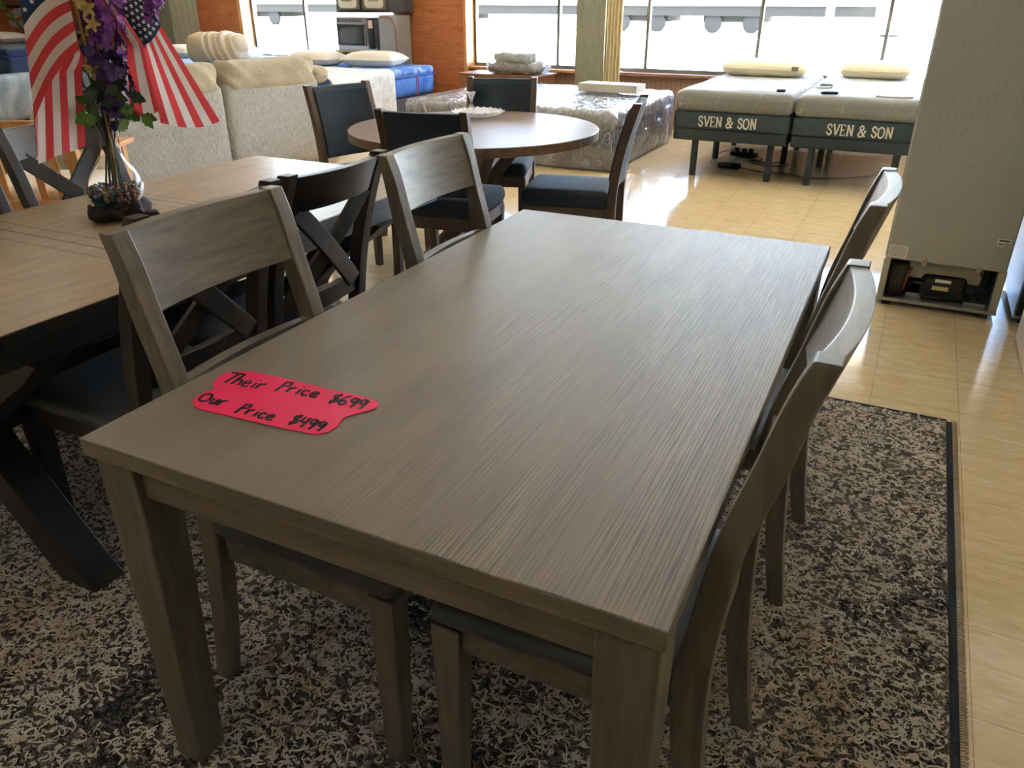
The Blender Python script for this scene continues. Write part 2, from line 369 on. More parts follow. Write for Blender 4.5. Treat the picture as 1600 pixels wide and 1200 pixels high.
for xx in (-15, -2, 9, 13.5):
    q = MB().box(xx-1.4, xx+1.4, .4, 2.6, .45, .75).build('truck', TRD, t)
    for dx in (-.9, .9):
        b = MB(); rings = [[(xx+dx+.42*math.cos(k*6.2832/20), yy, .42+.42*math.sin(k*6.2832/20)) for k in range(20)] for yy in (.2, .32)]
        b.loft(rings).build('wheel', TRD, t)
t = thing('utility_pole', 'pale blue-grey post standing outside beside the refrigerator edge', 'pole', (-1.5, 39, -.12))
MB().box(-.3, .3, -.3, .3, 0, 5).build('shaft', plain('pole_paint', (150, 170, 172), .7), t)
MB().box(-.5, .5, -.4, .4, 0, .1).build('base', TRD, t)
t = thing('bollard', 'short grey bollard outside near the end of the train', 'bollard', (-4.1, 38.7, -.12))
MB().box(-.16, .16, -.16, .16, 0, 1.25).build('post', plain('bollard_grey', (170, 165, 165), .8), t, bevel=.03)

# ------------------------------------------------------------ rug
RX0, RX1, RY0, RY1 = -3.3, .355, .15, 2.92
t = thing('area_rug', 'mottled beige and black shaggy area rug under the dining tables', 'rug', ((RX0+RX1)/2, (RY0+RY1)/2, 0))
hx, hy = (RX1-RX0)/2, (RY1-RY0)/2
MB().box(-hx+.03, hx-.032, -hy+.02, hy-.02, .0005, .012).build('pile', RUGM, t, bevel=.003)
def yarns(n, wdt):
    rg = np.random.default_rng(3); K = 7
    x = rg.uniform(-hx+.035, hx-.038, n); y = rg.uniform(-hy+.03, hy-.03, n); near = (y < .3) | (rg.random(n) < .75)
    x, y = x[near], y[near]; n = len(x)
    ln = rg.uniform(.016, .044, n); a0 = rg.normal(-.15, .7, n); cu = rg.normal(0, 1.0, n)*1.8; cu2 = rg.normal(0, 1.0, n)*3
    P = np.zeros((n, K, 2)); P[:, 0, 0] = x; P[:, 0, 1] = y
    for k in range(1, K):
        q = k/(K-1); a = a0+cu*(q-.5)+cu2*np.sin(q*5); P[:, k, 0] = P[:, k-1, 0]+np.cos(a)*ln/(K-1); P[:, k, 1] = P[:, k-1, 1]+np.sin(a)*ln/(K-1)
    P[:, :, 0] = np.clip(P[:, :, 0], -hx+.034, hx-.036); D = np.gradient(P, axis=1); D /= np.linalg.norm(D, axis=2, keepdims=True)+1e-9; Nn = np.stack([-D[..., 1], D[..., 0]], -1)
    q = np.linspace(0, 1, K); hgt = np.sin(np.pi*np.clip(q*.9+.05, 0, 1))**.6; wd = (wdt*rg.uniform(.7, 1.2, n))[:, None]*(.55+.45*hgt)[None]
    V = np.zeros((n, K, 3, 3))
    for j, (sd, hh) in enumerate(((-1, 0), (0, 1), (1, 0))):
        V[:, :, j, :2] = P+Nn*(sd*wd)[..., None]; V[:, :, j, 2] = .0112+hh*(rg.uniform(.0028, .0058, n)[:, None]*hgt[None])
    idx = np.arange(n*K*3).reshape(n, K, 3)
    F = np.concatenate([np.stack([idx[:, :-1, j], idx[:, 1:, j], idx[:, 1:, j+1], idx[:, :-1, j+1]], -1).reshape(n, -1, 4) for j in (0, 1)], 1); nf = F.shape[1]; F = F.reshape(-1, 4)
    me = bpy.data.meshes.new('yarn_loops'); me.vertices.add(n*K*3); me.vertices.foreach_set('co', V.reshape(-1))
    me.loops.add(F.size); me.loops.foreach_set('vertex_index', F.reshape(-1)); me.polygons.add(len(F)); me.polygons.foreach_set('loop_start', np.arange(0, F.size, 4))
    bl = np.array([noise.noise(Vector((px_*2.4, py_*2.4, 0)))+.6*noise.noise(Vector((px_*8, py_*8, 4))) for px_, py_ in P[:, 0]])+rg.normal(0, .30, n)
    mi = np.where(bl < -.66, 3, np.where(bl < -.42, 2, np.where(bl > .5, 1, 0)))
    me.polygons.foreach_set('material_index', np.repeat(mi, nf)); me.update(calc_edges=True); me.shade_smooth()
    for nm, c_ in (('ivory', (214, 204, 190)), ('tan', (200, 178, 156)), ('taupe', (150, 138, 126)), ('charcoal', (56, 58, 64))): me.materials.append(plain('yarn_'+nm, c_, .95, spec=.1))
    o = bpy.data.objects.new('yarn_loops', me); col.objects.link(o); o.parent = t; o['kind'] = 'stuff'; o['label'] = 'curly ivory and charcoal yarn loops of the pile'
yarns(84000, .0023)
b = MB().box(hx-.032, hx-.014, -hy+.02, hy-.02, .0005, .011).box(-hx+.014, -hx+.030, -hy+.02, hy-.02, .0005, .011)
b.box(-hx+.03, hx-.03, hy-.02, hy-.004, .0005, .010).box(-hx+.03, hx-.03, -hy+.004, -hy+.02, .0005, .010)
b.build('border', RUGBAND, t, label='black woven border band')
for sx in (-1, 1):
    y = -hy; b = MB()
    while y < hy:
        j = random.uniform(-.002, .002); b.tube([(sx*(hx-.014), y, .007), (sx*(hx-.006), y+j, .009), (sx*(hx+.002), y+j*2, .003)], .0032, 5); y += .0075
    b.build('fringe', RUGFRINGE, t, label='beige looped fringe')
ZR = .012

# ------------------------------------------------------------ writing strokes
def ribbon(b, pts, wdt, z, n=5, P=lambda x, y: (x, y), dz=.0006, up=None):
    c = cr(pts, n) if len(pts) > 2 else [np.array(p, float) for p in pts]
    ls, rs = [], []
    for i, p in enumerate(c):
        d = c[min(i+1, len(c)-1)]-c[max(i-1, 0)]; d = d/(np.hypot(*d)+1e-9); nn = np.array([-d[1], d[0]])*wdt/2
        ls.append(p+nn); rs.append(p-nn)
    rings = []
    for l, r in zip(ls, rs):
        if up: rings.append([up(l, z), up(r, z), up(r, z+dz), up(l, z+dz)])
        else: rings.append([(*P(*l), z), (*P(*r), z), (*P(*r), z+dz), (*P(*l), z+dz)])
    b.loft(rings)
HAND = {
 'T': [[(0, 1), (.75, 1.02)], [(.42, 1), (.25, 0)]], 'h': [[(.12, 1), (0, 0)], [(.02, .3), (.2, .5), (.34, .4), (.34, 0)]],
 'e': [[(.02, .25), (.32, .32), (.25, .5), (.05, .42), (.02, .12), (.2, 0), (.38, .1)]], 'i': [[(.1, .5), (.08, 0)], [(.14, .72), (.14, .76)]],
 'r': [[(.04, .5), (.04, 0)], [(.04, .3), (.18, .5), (.34, .5)]], 'P': [[(.12, .9), (0, -.1)], [(.08, .85), (.42, .9), (.4, .6), (.06, .45)]],
 'p': [[(.12, .9), (0, -.1)], [(.08, .85), (.42, .9), (.4, .6), (.06, .45)]],
 'c': [[(.34, .45), (.12, .48), (.03, .22), (.15, 0), (.36, .08)]],
 '$': [[(.42, .8), (.12, .78), (.14, .52), (.38, .42), (.32, .15), (.02, .14)], [(.34, 1.0), (.12, -.1)]],
 '6': [[(.36, 1), (.1, .6), (.04, .2), (.2, 0), (.38, .2), (.26, .42), (.06, .28)]],
 '9': [[(.4, .75), (.18, .85), (.06, .6), (.2, .42), (.4, .7)], [(.42, .8), (.36, .35), (.26, -.05)]],
 '4': [[(.12, .9), (.04, .45), (.42, .45)], [(.38, .9), (.3, -.05)]],
 'O': [[(.3, .8), (.06, .55), (.05, .15), (.3, .02), (.55, .25), (.5, .65), (.25, .8)]], 'u': [[(.04, .5), (.06, .1), (.22, .02), (.36, .5), (.38, 0)]]}
def handwrite(b, text, o, u, v, size, z, wdt=.0052, gap=.5):
    x = 0
    for ch in text:
        if ch == ' ': x += .55; continue
        for s in HAND[ch]:
            pts = [(o[0]+u[0]*size*(x+px)+v[0]*size*py, o[1]+u[1]*size*(x+px)+v[1]*size*py) for px, py in s]
            ribbon(b, pts, wdt, z)
        x += {'T': .6, 'i': .28, 'O': .72, 'P': .52, 'p': .52}.get(ch, gap)
    return x
def unit(a, b): d = math.hypot(b[0]-a[0], b[1]-a[1]); return ((b[0]-a[0])/d, (b[1]-a[1])/d)

# ------------------------------------------------------------ main dining table
TX0, TX1, TY0, TY1 = -1.098, -.135, .649, 2.311
cx, cy = (TX0+TX1)/2, (TY0+TY1)/2; hx, hy = (TX1-TX0)/2, (TY1-TY0)/2
W_GREYA = wood('grey_brown_apron', (96, 87, 72), (122, 112, 95), 'x', 5, 8, .42, .12)
t = thing('dining_table', 'long grey-brown wooden dining table with brushed grain top and pink price card', 'table', (cx, cy, ZR), R(.3))
TB = .76-ZR
b = MB().box(-hx, hx, -hy, hy, TB-.032, TB); b.mi[1] = 1; b.build('tabletop', [W_GREYA, TOPM], t, bevel=.003)
b = MB(); a = .028
b.box(-hx+a+.05, hx-a-.05, -hy+a, -hy+a+.022, TB-.105, TB-.032).box(-hx+a+.05, hx-a-.05, hy-a-.022, hy-a, TB-.105, TB-.032)
b.box(-hx+a, -hx+a+.022, -hy+a+.05, hy-a-.05, TB-.105, TB-.032).box(hx-a-.022, hx-a, -hy+a+.05, hy-a-.05, TB-.105, TB-.032)
b.build('apron', W_GREYA, t, bevel=.002)
for sx in (-1, 1):
    for sy in (-1, 1):
        def ring(z, s): # outer corner fixed, tapers on the inside
            xo, yo = sx*(hx-.008), sy*(hy-.014); return [(xo, yo, z), (xo-sx*s, yo, z), (xo-sx*s, yo-sy*s, z), (xo, yo-sy*s, z)]
        MB().loft([ring(0, .064), ring(TB-.13, .082), ring(TB-.032, .082)]).build('leg', W_GREY, t, bevel=.004)

# ------------------------------------------------------------ price card on the table
card = [(-1.0581,.9318),(-1.041,.9455),(-1.0169,.9555),(-.9296,.9602),(-.8426,.9603),(-.7765,.9636),(-.7439,.9626),(-.7298,.9527),(-.7252,.9423),(-.7304,.9278),(-.7438,.9077),(-.7529,.89),(-.7514,.8752),(-.7441,.8586),(-.7458,.838),(-.7607,.8224),(-.8107,.8156),(-.992,.8023),(-1.011,.8077),(-1.0267,.8194),(-1.0337,.836),(-1.033,.851),(-1.0281,.8653),(-1.0327,.875),(-1.0448,.8843),(-1.0525,.8992),(-1.0586,.9153)]
ox, oy = -.89, .885
PINK = plain('neon_pink_card', (255, 38, 100), .55)
t = thing('price_card', 'neon pink price card with black handwriting lying on the dining table', 'sign', (ox, oy, .7605))
MB().poly([(x-ox, y-oy) for x, y in card], 0, .0012).build('card', PINK, t)
INK = plain('black_marker_ink', (38, 14, 26), .6)
b = MB(); u = unit((-1.0306, .8932), (-.7403, .921)); v = unit((-1.0306, .8932), (-1.0404, .9327))
handwrite(b, 'Their', (-1.038-ox, .896-oy), u, v, .040, .0013)
handwrite(b, 'Price', (-.924-ox, .915-oy), u, v, .038, .0013)
handwrite(b, '$699', (-.812-ox, .919-oy), u, v, .036, .0013)
u2 = unit((-1.0097, .8222), (-.76, .8345))
handwrite(b, 'Our', (-1.021-ox, .8235-oy), u2, v, .036, .0013)
handwrite(b, 'price', (-.929-ox, .8215-oy), u2, v, .034, .0013)
handwrite(b, '$499', (-.824-ox, .830-oy), u2, v, .034, .0013)
b.build('lettering', INK, t, label='black handwritten prices')

# ------------------------------------------------------------ dining chairs
PROF = [(0, -.062, -.10), (.14, -.036, -.078), (.31, -.013, -.060), (.47, 0, -.052), (.60, -.013, -.057), (.74, -.032, -.073), (.86, -.063, -.104), (.96, -.088, -.124), (1.03-ZR, -.109, -.141)]
def post(prof, y0, y1):
    b = MB(); rings = []
    for z, xf, xb in cr(prof, 4): rings.append([(xf, y0, z), (xf, y1, z), (xb, y1, z), (xb, y0, z)])
    return b.loft(rings)
def px(prof, z, back=False):
    a = np.array(prof); return float(np.interp(z, a[:, 0], a[:, 2 if back else 1]))
def rail(prof, hw, z0, z1, bow, th, off=.008, n=16, zc=0):
    b = MB(); rings = []
    for i in range(n+1):
        y = -hw+2*hw*i/n; d = bow*(1-(y/hw)**2); up = zc*(1-(y/hw)**2)
        xa, xb = px(prof, z0)-off-d, px(prof, z1)-off-d
        rings.append([(xa, y, z0), (xb, y, z1+up), (xb-th, y, z1+up), (xa-th, y, z0)])
    return b.loft(rings)
def dining_chair():
    t = thing('dining_chair', '', 'chair', (0, 0, ZR), 0, 'grey-brown chairs around the brushed dining table')
    for s in (-1, 1):
        post(PROF, s*.175, s*.213).build('post', W_GREY, t, bevel=.003)
        def rg(z, x0, x1, y0, y1): return [(x0, s*y0, z), (x1, s*y0, z), (x1, s*y1, z), (x0, s*y1, z)]
        MB().loft([rg(0, .368, .408, .178, .216), rg(.42, .360, .416, .168, .218)]).build('leg', W_GREY, t, bevel=.003)
    rail(PROF, .178, .885-ZR, 1.028-ZR, .019, .028, .004).build('top_rail', W_GREYX, t, bevel=.002)
    rail(PROF, .178, .685-ZR, .755-ZR, .018, .024, .006).build('lower_rail', W_GREYX, t, bevel=.002)
    b = MB().box(.01, .40, -.205, -.185, .365, .42).box(.01, .40, .185, .205, .365, .42).box(.375, .395, -.185, .185, .365, .42).box(-.03, -.01, -.185, .185, .365, .42)
    b.build('seat_frame', W_GREYX, t, bevel=.002)
    def sh(q): return Vector((q.x, q.y*(1+.03*(q.x>0)), q.z))
    MB().rbox((.2, 0, .442), (.435, .43, .045), .02, 6, sh).build('seat', VINYL, t, smooth=True)
    return t
dc = dining_chair(); chairs = []
place(dc, 'grey-brown chair left of the brushed dining table, nearest to the pink card', (-1.068, 1.058, ZR), 0, True)
place(dc, 'grey-brown chair left of the brushed dining table, nearer the round table', (-1.068, 1.868, ZR), 0, False)
place(dc, 'grey-brown chair right of the brushed dining table, the nearer one with whole post visible', (-.155, 1.052, ZR), math.pi, False)
place(dc, 'grey-brown chair right of the brushed dining table, the one nearer the refrigerator', (-.152, 1.855, ZR), math.pi, False)

# ------------------------------------------------------------ second table and its X-back chairs
t = thing('trestle_table', 'dark espresso extension table with tan planked top holding the flower vase', 'table', (-2.1, 1.63, ZR))
HX, HY = .492, 1.03
b = MB().box(-HX, HX, -HY, HY, TB-.035, TB); b.mi[1] = 1; b.build('tabletop', [W_DARK, TOP2], t, bevel=.004)
W_DARKX = wood('espresso_wood_apron', (34, 28, 26), (50, 42, 38), 'y', 5, 8, .4, .1)
b = MB().box(-HX+.03, -HX+.055, -HY+.03, HY-.03, TB-.095, TB-.035).box(HX-.055, HX-.03, -HY+.03, HY-.03, TB-.095, TB-.035)
b.box(-HX+.055, HX-.055, -HY+.03, -HY+.055, TB-.095, TB-.035).box(-HX+.055, HX-.055, HY-.055, HY-.03, TB-.095, TB-.035)
b.build('apron', W_DARKX, t, bevel=.002)
for yy in (-.68, .62):
    for s in (-1, 1):
        pts = cr([(s*.385, 0), (s*.22, .2), (s*.10, .37), (s*.24, .53), (s*.42, TB-.095)], 6); b = MB(); rings = []
        for i, p in enumerate(pts):
            d = pts[min(i+1, len(pts)-1)]-pts[max(i-1, 0)]; d /= np.hypot(*d); n_ = np.array([-d[1], d[0]])*.050
            if i in (0, len(pts)-1): n_ = np.array([-.07, 0])
            q, r_ = p+n_, p-n_
            rings.append([(q[0], yy-.045, q[1]), (r_[0], yy-.045, r_[1]), (r_[0], yy+.045, r_[1]), (q[0], yy+.045, q[1])])
        b.loft(rings).build('leg', W_DARK, t, bevel=.004)
MB().box(-.06, .06, -.64, .58, .32, .42).build('stretcher', W_DARKX, t, bevel=.004)
PX = [(0, .03, -.02), (.14, .022, -.024), (.31, .008, -.035), (.47, 0, -.042), (.6, -.016, -.058), (.72, -.04, -.082), (.87, -.086, -.126), (1.0-ZR, -.135, -.172)]
def xchair():
    t = thing('cross_back_chair', '', 'chair', (0, 0, ZR), 0, 'dark X-back chairs around the trestle table')
    for s in (-1, 1):
        post(PX, s*.172, s*.21).build('post', W_DARK, t, bevel=.003)
        MB().bar((.42, s*.185, 0), (.415, s*.185, .42), .036, .036, w2=.05, t2=.05).build('leg', W_DARK, t, bevel=.003)
    rail(PX, .176, .88, .99-ZR, .03, .028, .004).build('top_rail', W_DARKX, t, bevel=.003)
    rail(PX, .176, .562, .620, .018, .024, .006).build('lower_rail', W_DARKX, t, bevel=.003)
    b = MB()
    for s in (-1, 1):
        rings = []
        for i in range(9):
            k = i/8; y = s*(-.15+.30*k); z = .60+(.885-.60)*k; d = .026*(1-(y/.176)**2)+(.010 if s > 0 else .0); x = px(PX, z)-.012-d
            wy = .024
            rings.append([(x, y-wy, z+s*.014), (x, y+wy, z-s*.014), (x-.014, y+wy, z-s*.014), (x-.014, y-wy, z+s*.014)])
        b.loft(rings)
    b.build('cross_splat', W_DARK, t, bevel=.002)
    MB().box(.0, .43, -.20, .20, .385, .43).build('seat_frame', W_DARKX, t, bevel=.003)
    MB().rbox((.21, 0, .452), (.45, .42, .05), .022, 6).build('seat', VINYL, t, smooth=True)
    return t
xc = xchair()
place(xc, 'dark X-back chair behind the nearest grey-brown chair, seat at the trestle table corner', (-1.50, 1.225, ZR), math.pi, True)
place(xc, 'dark X-back chair between both left grey-brown chairs, backing onto the brushed table', (-1.50, 1.67, ZR), math.pi, False)
place(xc, 'dark X-back chair beyond the trestle table, behind the flag and vase', (-2.59, 1.83, ZR), 0, False)
place(xc, 'dark X-back chair pushed under the far side of the trestle table at photo edge', (-2.55, 1.33, ZR), 0, False)

# ------------------------------------------------------------ round table set
t = thing('round_table', 'round walnut pedestal table with crystal plate and glass bud vase on top', 'table', (-2.13, 3.83, 0), R(20))
RR_ = .675
MB().lathe([(0, .71), (RR_-.02, .71), (RR_, .715), (RR_, .757), (RR_-.003, .76), (0, .76)], 96).build('tabletop', ROUNDM, t)
MB().box(-.30, .30, -.045, .045, .665, .709).box(-.045, .045, -.30, -.046, .665, .709).box(-.045, .045, .046, .30, .665, .709).build('support_frame', W_WAL, t, bevel=.003)
for k in range(4):
    a = k*math.pi/2+R(25); c_, s_ = math.cos(a), math.sin(a)
    MB().bar((.27*c_, .27*s_, .68), (-.03*c_, -.03*s_, .36), .055, .07).bar((-.03*c_, -.03*s_, .36), (.29*c_, .29*s_, .05), .055, .07).build('leg', W_WAL, t, bevel=.003)
b = MB()
for k in range(2):
    a = k*math.pi/2+R(25); c_, s_ = math.cos(a), math.sin(a); b.bar((-.34*c_, -.34*s_, .03), (.34*c_, .34*s_, .03), .07, .06)
b.build('foot', W_WAL, t, bevel=.004)
PR = [(0, -.03, -.07), (.15, -.01, -.052), (.3, 0, -.045), (.47, 0, -.045), (.6, -.012, -.057), (.75, -.042, -.085), (.94, -.098, -.14)]
def rchair():
    t = thing('upholstered_chair', '', 'chair', (0, 0, 0), 0, 'upholstered chairs around the round table')
    for s in (-1, 1):
        post(PR, s*.185, s*.222).build('post', W_WAL, t, bevel=.003)
        MB().bar((.42, s*.19, 0), (.415, s*.19, .41), .035, .035, w2=.045, t2=.045).build('leg', W_WAL, t, bevel=.003)
    b = MB(); rings = []
    for i in range(15):
        z = .545+.385*i/14; e = .5-abs(i/14-.5); r = min(1, (e*2*8))**.5
        xf, xb = px(PR, z)+.012*r, px(PR, z, True)+.006; ring = []
        for k in range(12):
            y = -.184+.368*k/11; ring.append((xf-.02*(1-(y/.184)**2), y, z))
        for k in range(11, -1, -1):
            y = -.184+.368*k/11; ring.append((xb-.016*(1-(y/.184)**2), y, z))
        rings.append(ring)
    b.loft(rings).build('backrest', FAB_BLUE, t, bevel=.004)
    MB().box(-.0, .43, -.21, .21, .37, .43).build('seat_frame', W_WAL, t, bevel=.003)
    MB().rbox((.22, 0, .468), (.47, .44, .09), .04, 6).build('seat', FAB_BLUE, t, smooth=True)
    return t
rc = rchair()
def rpl(label, P, face, first):   # P = where the backrest top stands
    a = math.atan2(face[1], face[0]); d = .118
    place(rc, label, (P[0]+d*math.cos(a), P[1]+d*math.sin(a), 0), a, first)
rpl('upholstered walnut chair at the round table, beside the beige sofa back', (-3.07, 3.88), (.96, -.30), True)
rpl('upholstered walnut chair at the round table, its back to the grey-brown chair', (-1.97, 3.06), (-.16, .98), False)
rpl('upholstered walnut chair at the round table, in front of the wrapped mattress', (-2.38, 4.66), (.33, -.95), False)
rpl('upholstered walnut chair at the round table, turned side-on towards the beds', (-1.23, 3.92), (-.96, -.22), False)

t = thing('crystal_plate', 'clear cut-crystal plate with scalloped rim on the round table', 'plate', (-2.30, 4.19, .76))
b = MB(); n = 72
rings = []
for r, z in ((.03, .004), (.09, .006), (.125, .02), (.15, .034)):
    rings.append([((r+(.007*math.cos(k*12*6.2832/n) if r > .1 else 0))*math.cos(6.2832*k/n), (r+(.007*math.cos(k*12*6.2832/n) if r > .1 else 0))*math.sin(6.2832*k/n), z+(.004*math.cos(k*24*6.2832/n) if r > .1 else 0)) for k in range(n)])
b.loft(rings, False)
CRY = film('cut_crystal', (255, 255, 255), .4, .06, 60, .05)
b.build('dish', CRY, t, smooth=False, thick=.003)
MB().lathe([(0, .001), (.05, .001), (.055, .004), (.03, .006)], 32).build('foot', CRY, t)
t = thing('bud_vase', 'small clear glass bud vase with flared rim behind the crystal plate', 'vase', (-2.44, 4.36, .76), .4)
MB().lathe([tuple(p) for p in cr([(.0, .001), (.022, .002), (.022, .008), (.009, .014), (.016, .026), (.016, .036), (.008, .046), (.010, .07), (.020, .098), (.027, .115), (.024, .112), (.012, .085), (.006, .06)], 3)], 24).build('glass_body', CRY, t, smooth=True)

# ------------------------------------------------------------ vase with flags and flowers
VA = R(53.6)
VO = Vector((-2.2, 1.62, .76)); VR = Matrix.Rotation(VA, 4, 'Z')
def V_(x, y, z): return VO+VR@Vector((x, y, z))
t = thing('flower_vase', 'bulbous clear glass vase with coloured beads on the trestle table', 'vase', (-2.2, 1.62, .76), VA)
prof = [(.0, .022), (.03, .024), (.055, .036), (.074, .056), (.085, .085), (.081, .115), (.066, .145), (.045, .17), (.033, .195), (.028, .225), (.0265, .25), (.029, .268)]
b = MB(); tl = lambda z: .03*(z/.268)
def tiltl(b): b.v = [(x+tl(z), y, z) for x, y, z in b.v]; return b
tiltl(MB().lathe([tuple(p) for p in cr(prof, 3)], 48)).build('glass_body', GLASS_TH, t, smooth=True)
b = MB()
BC = [plain('bead_'+n_, c_, .15) for n_, c_ in (('amber', (116, 82, 62)), ('olive', (132, 124, 84)), ('rose', (108, 72, 66)), ('blue', (86, 136, 160)), ('clear', (150, 152, 146)))]
BD = plain('bead_teal', (24, 74, 92), .2)
for k in range(620):
    z = random.uniform(.036, .105); mx = float(np.interp(z, [p[1] for p in prof[1:]], [p[0] for p in prof[1:]]))-.011
    a, r = random.uniform(0, 6.28), mx*math.sqrt(random.random()); x, y = r*math.cos(a), r*math.sin(a)
    split = .062-.30*(x)  # the blue layer rises on one side
    b.cur = 5 if z < split else random.choice([0, 0, 1, 2, 2, 3, 4])
    rr = random.uniform(.0052, .0072)
    b.rbox((x+tl(z), y, z), (2*rr, 2*rr, 2*rr), rr, 1)
b.build('glass_beads', BC+[BD], t, smooth=True, kind='stuff', label='coloured glass beads filling the vase bulb')
def rock(q):
    k = 1+.35*noise.noise(q*28+Vector((3, 1, 5))); return Vector((q.x*k, q.y*k, q.z))
MB().rbox((.012, .015, .034), (.165, .14, .07), .035, 6, rock).rbox((.095, -.03, .012), (.06, .045, .024), .01, 3, rock).build('driftwood_base', plain('dark_driftwood', (46, 36, 32), .8, bump=.6, bscale=60), t, smooth=True, label='dark carved driftwood base')

GREEN = plain('stem_green', (54, 70, 44), .6); GREY_L = plain('grey_leaf', (140, 136, 128), .7)
LEAF = plain('leaf_green', (92, 124, 52), .6); DLEAF = plain('dark_leaf', (44, 58, 36), .6)
PURP = plain('purple_petal', (138, 74, 160), .7); PURD = plain('dark_purple_petal', (84, 58, 116), .7); YEL = plain('yellow_petal', (184, 156, 92), .7)
def stem_obj(name, label, cat, group, foot, tip, bend=.02, r=.0022):
    o = tag(bpy.data.objects.new(name, None), label, cat, group); col.objects.link(o); o.location = VO; o.rotation_euler = (0, 0, VA)
    pts = cr([foot, (foot[0]*.3+.028*.7+tip[0]*.08, foot[1]*.3, .26), (tip[0]*.6+.01, tip[1]*.6, .26+(tip[2]-.26)*.55+bend), tip], 6)
    MB().tube(pts, r, 6).build('stem', GREEN, o, smooth=True)
    return o, pts
def petal_flower(b, c, nrm, r, k=5, wd=.42):
    nrm = Vector(nrm).normalized(); u = nrm.orthogonal().normalized(); w_ = nrm.cross(u); c = Vector(c); ph = random.random()*6
    for i in range(k):
        a = ph+6.2832*i/k; d = u*math.cos(a)+w_*math.sin(a); s = nrm.cross(d)
        b.grid(lambda p, q: c+d*(r*p)+s*((q-.5)*2*r*wd*math.sin(math.pi*min(.97, .12+.85*p)))+nrm*(r*.35*p*p+.08*r*abs(q-.5)), 4, 2)
def leafshape(b, a, d, ln, wd, droop=.2):
    a = Vector(a); d = Vector(d).normalized(); s = d.cross(Vector((0, 1, .1))).normalized(); n_ = d.cross(s)
    b.grid(lambda p, q: a+d*(ln*p)+s*((q-.5)*2*wd*math.sin(math.pi*min(.99, .05+.94*p))*(1+.2*math.sin(p*22)))+n_*(.2*wd*abs(q-.5))-Vector((0, 0, droop*ln*p*p)), 8, 2)
rnd = random.uniform
# purple blossoms
for i, (tip, cr_, lo, hi, mt, txt) in enumerate([((.115, -.06, .66), .045, .40, .66, PURP, 'purple blossom spray rising beside the right-hand flag'), ((.065, -.07, .50), .048, .27, .52, PURD, 'dark purple blossom cluster hanging in the middle of the bouquet'), ((.24, .03, .66), .035, .50, .68, PURP, 'purple blossom spray leaning out over the flag stars'), ((.07, .04, .70), .04, .52, .70, PURP, 'purple blossom spray at the back of the bouquet top')]):
    o, pts = stem_obj('purple_flower_spray', txt, 'flower', 'purple flower sprays in the vase', (.0+.012*i, .01*(i-1), .10), tip)
    b = MB(); zs = [p[2] for p in pts]
    for k in range(110):
        z = rnd(lo, hi-.02); q = [float(np.interp(z, zs, [p[j] for p in pts])) for j in range(3)]; q[2] = z
        if i == 1: q[0] = .055+.02*math.sin(z*20)
        a = rnd(0, 6.28); rr = cr_*math.sqrt(rnd(.1, 1)); d = Vector((math.cos(a), math.sin(a), rnd(-.3, .5)))
        petal_flower(b, Vector(q)+d*rr, d, rnd(.012, .02), 5, .42)
    b.build('blossoms', mt, o, kind='stuff')
for i, (tip, txt) in enumerate([((.025, -.05, .60), 'yellow blossom spray between the two flags'), ((.055, -.02, .66), 'yellow blossom spray at the bouquet top'), ((.03, -.03, .46), 'short yellow blossom spray behind the left flag edge')]):
    o, pts = stem_obj('yellow_flower_spray', txt, 'flower', 'yellow flower sprays in the vase', (.02-.01*i, .01*i, .11), tip)
    b = MB()
    for k in range(4):
        p = Vector(pts[-1-int(k*1.5)]) if k < 14 else Vector(pts[-1]); p += Vector((rnd(-.03, .03), rnd(-.04, .0), rnd(-.03, .03)))
        petal_flower(b, p, (rnd(-.5, .5), -1, rnd(-.2, .4)), rnd(.02, .028), 5, .24)
    b.build('blossoms', YEL, o)
for i, (tip, txt) in enumerate([((-.17, .05, .62), 'grey-leaved sprig reaching out at the left of the bouquet'), ((-.12, .06, .66), 'grey-leaved sprig behind the left flag')]):
    o, pts = stem_obj('grey_leaf_sprig', txt, 'sprig', 'grey sprigs in the vase', (.03, .02, .12), tip)
    b = MB(); g2 = MB()
    for k in range(12):
        p = Vector(pts[-1-k]) if k < len(pts)-6 else Vector(pts[-8])
        for s in (-1, 1): leafshape(b if k > 2 or s > 0 else g2, p, (rnd(-1, 1), rnd(-.5, .5), rnd(.1, 1)), rnd(.03, .05), rnd(.008, .013))
    leafshape(g2, Vector(pts[-9]), (-.3, -.2, -1), .08, .02, 0)
    b.build('leaves', GREY_L, o); g2.build('green_leaf', LEAF, o)
for i, (tip, txt) in enumerate([((-.015, -.05, .335), 'bright green leaf sprig left of the vase neck'), ((.105, -.04, .325), 'bright green leaf sprig right of the vase neck'), ((.05, -.055, .39), 'dark green leaves bunched above the vase neck')]):
    o, pts = stem_obj('leaf_sprig', txt, 'sprig', 'green leaf sprigs in the vase', (.01+.01*i, -.01, .11), tip)
    b = MB(); c_ = Vector(tip)
    for k in range(14 if i == 2 else 9): leafshape(b, c_+Vector((rnd(-.03, .03)*(2 if i == 2 else 1), rnd(-.02, .02), rnd(-.03, .02))), (rnd(-1, 1), rnd(-.6, .3), rnd(-.9, .5)), rnd(.03, .05), rnd(.012, .018))
    b.build('leaves', LEAF if i < 2 else DLEAF, o, smooth=True)
b_ = None
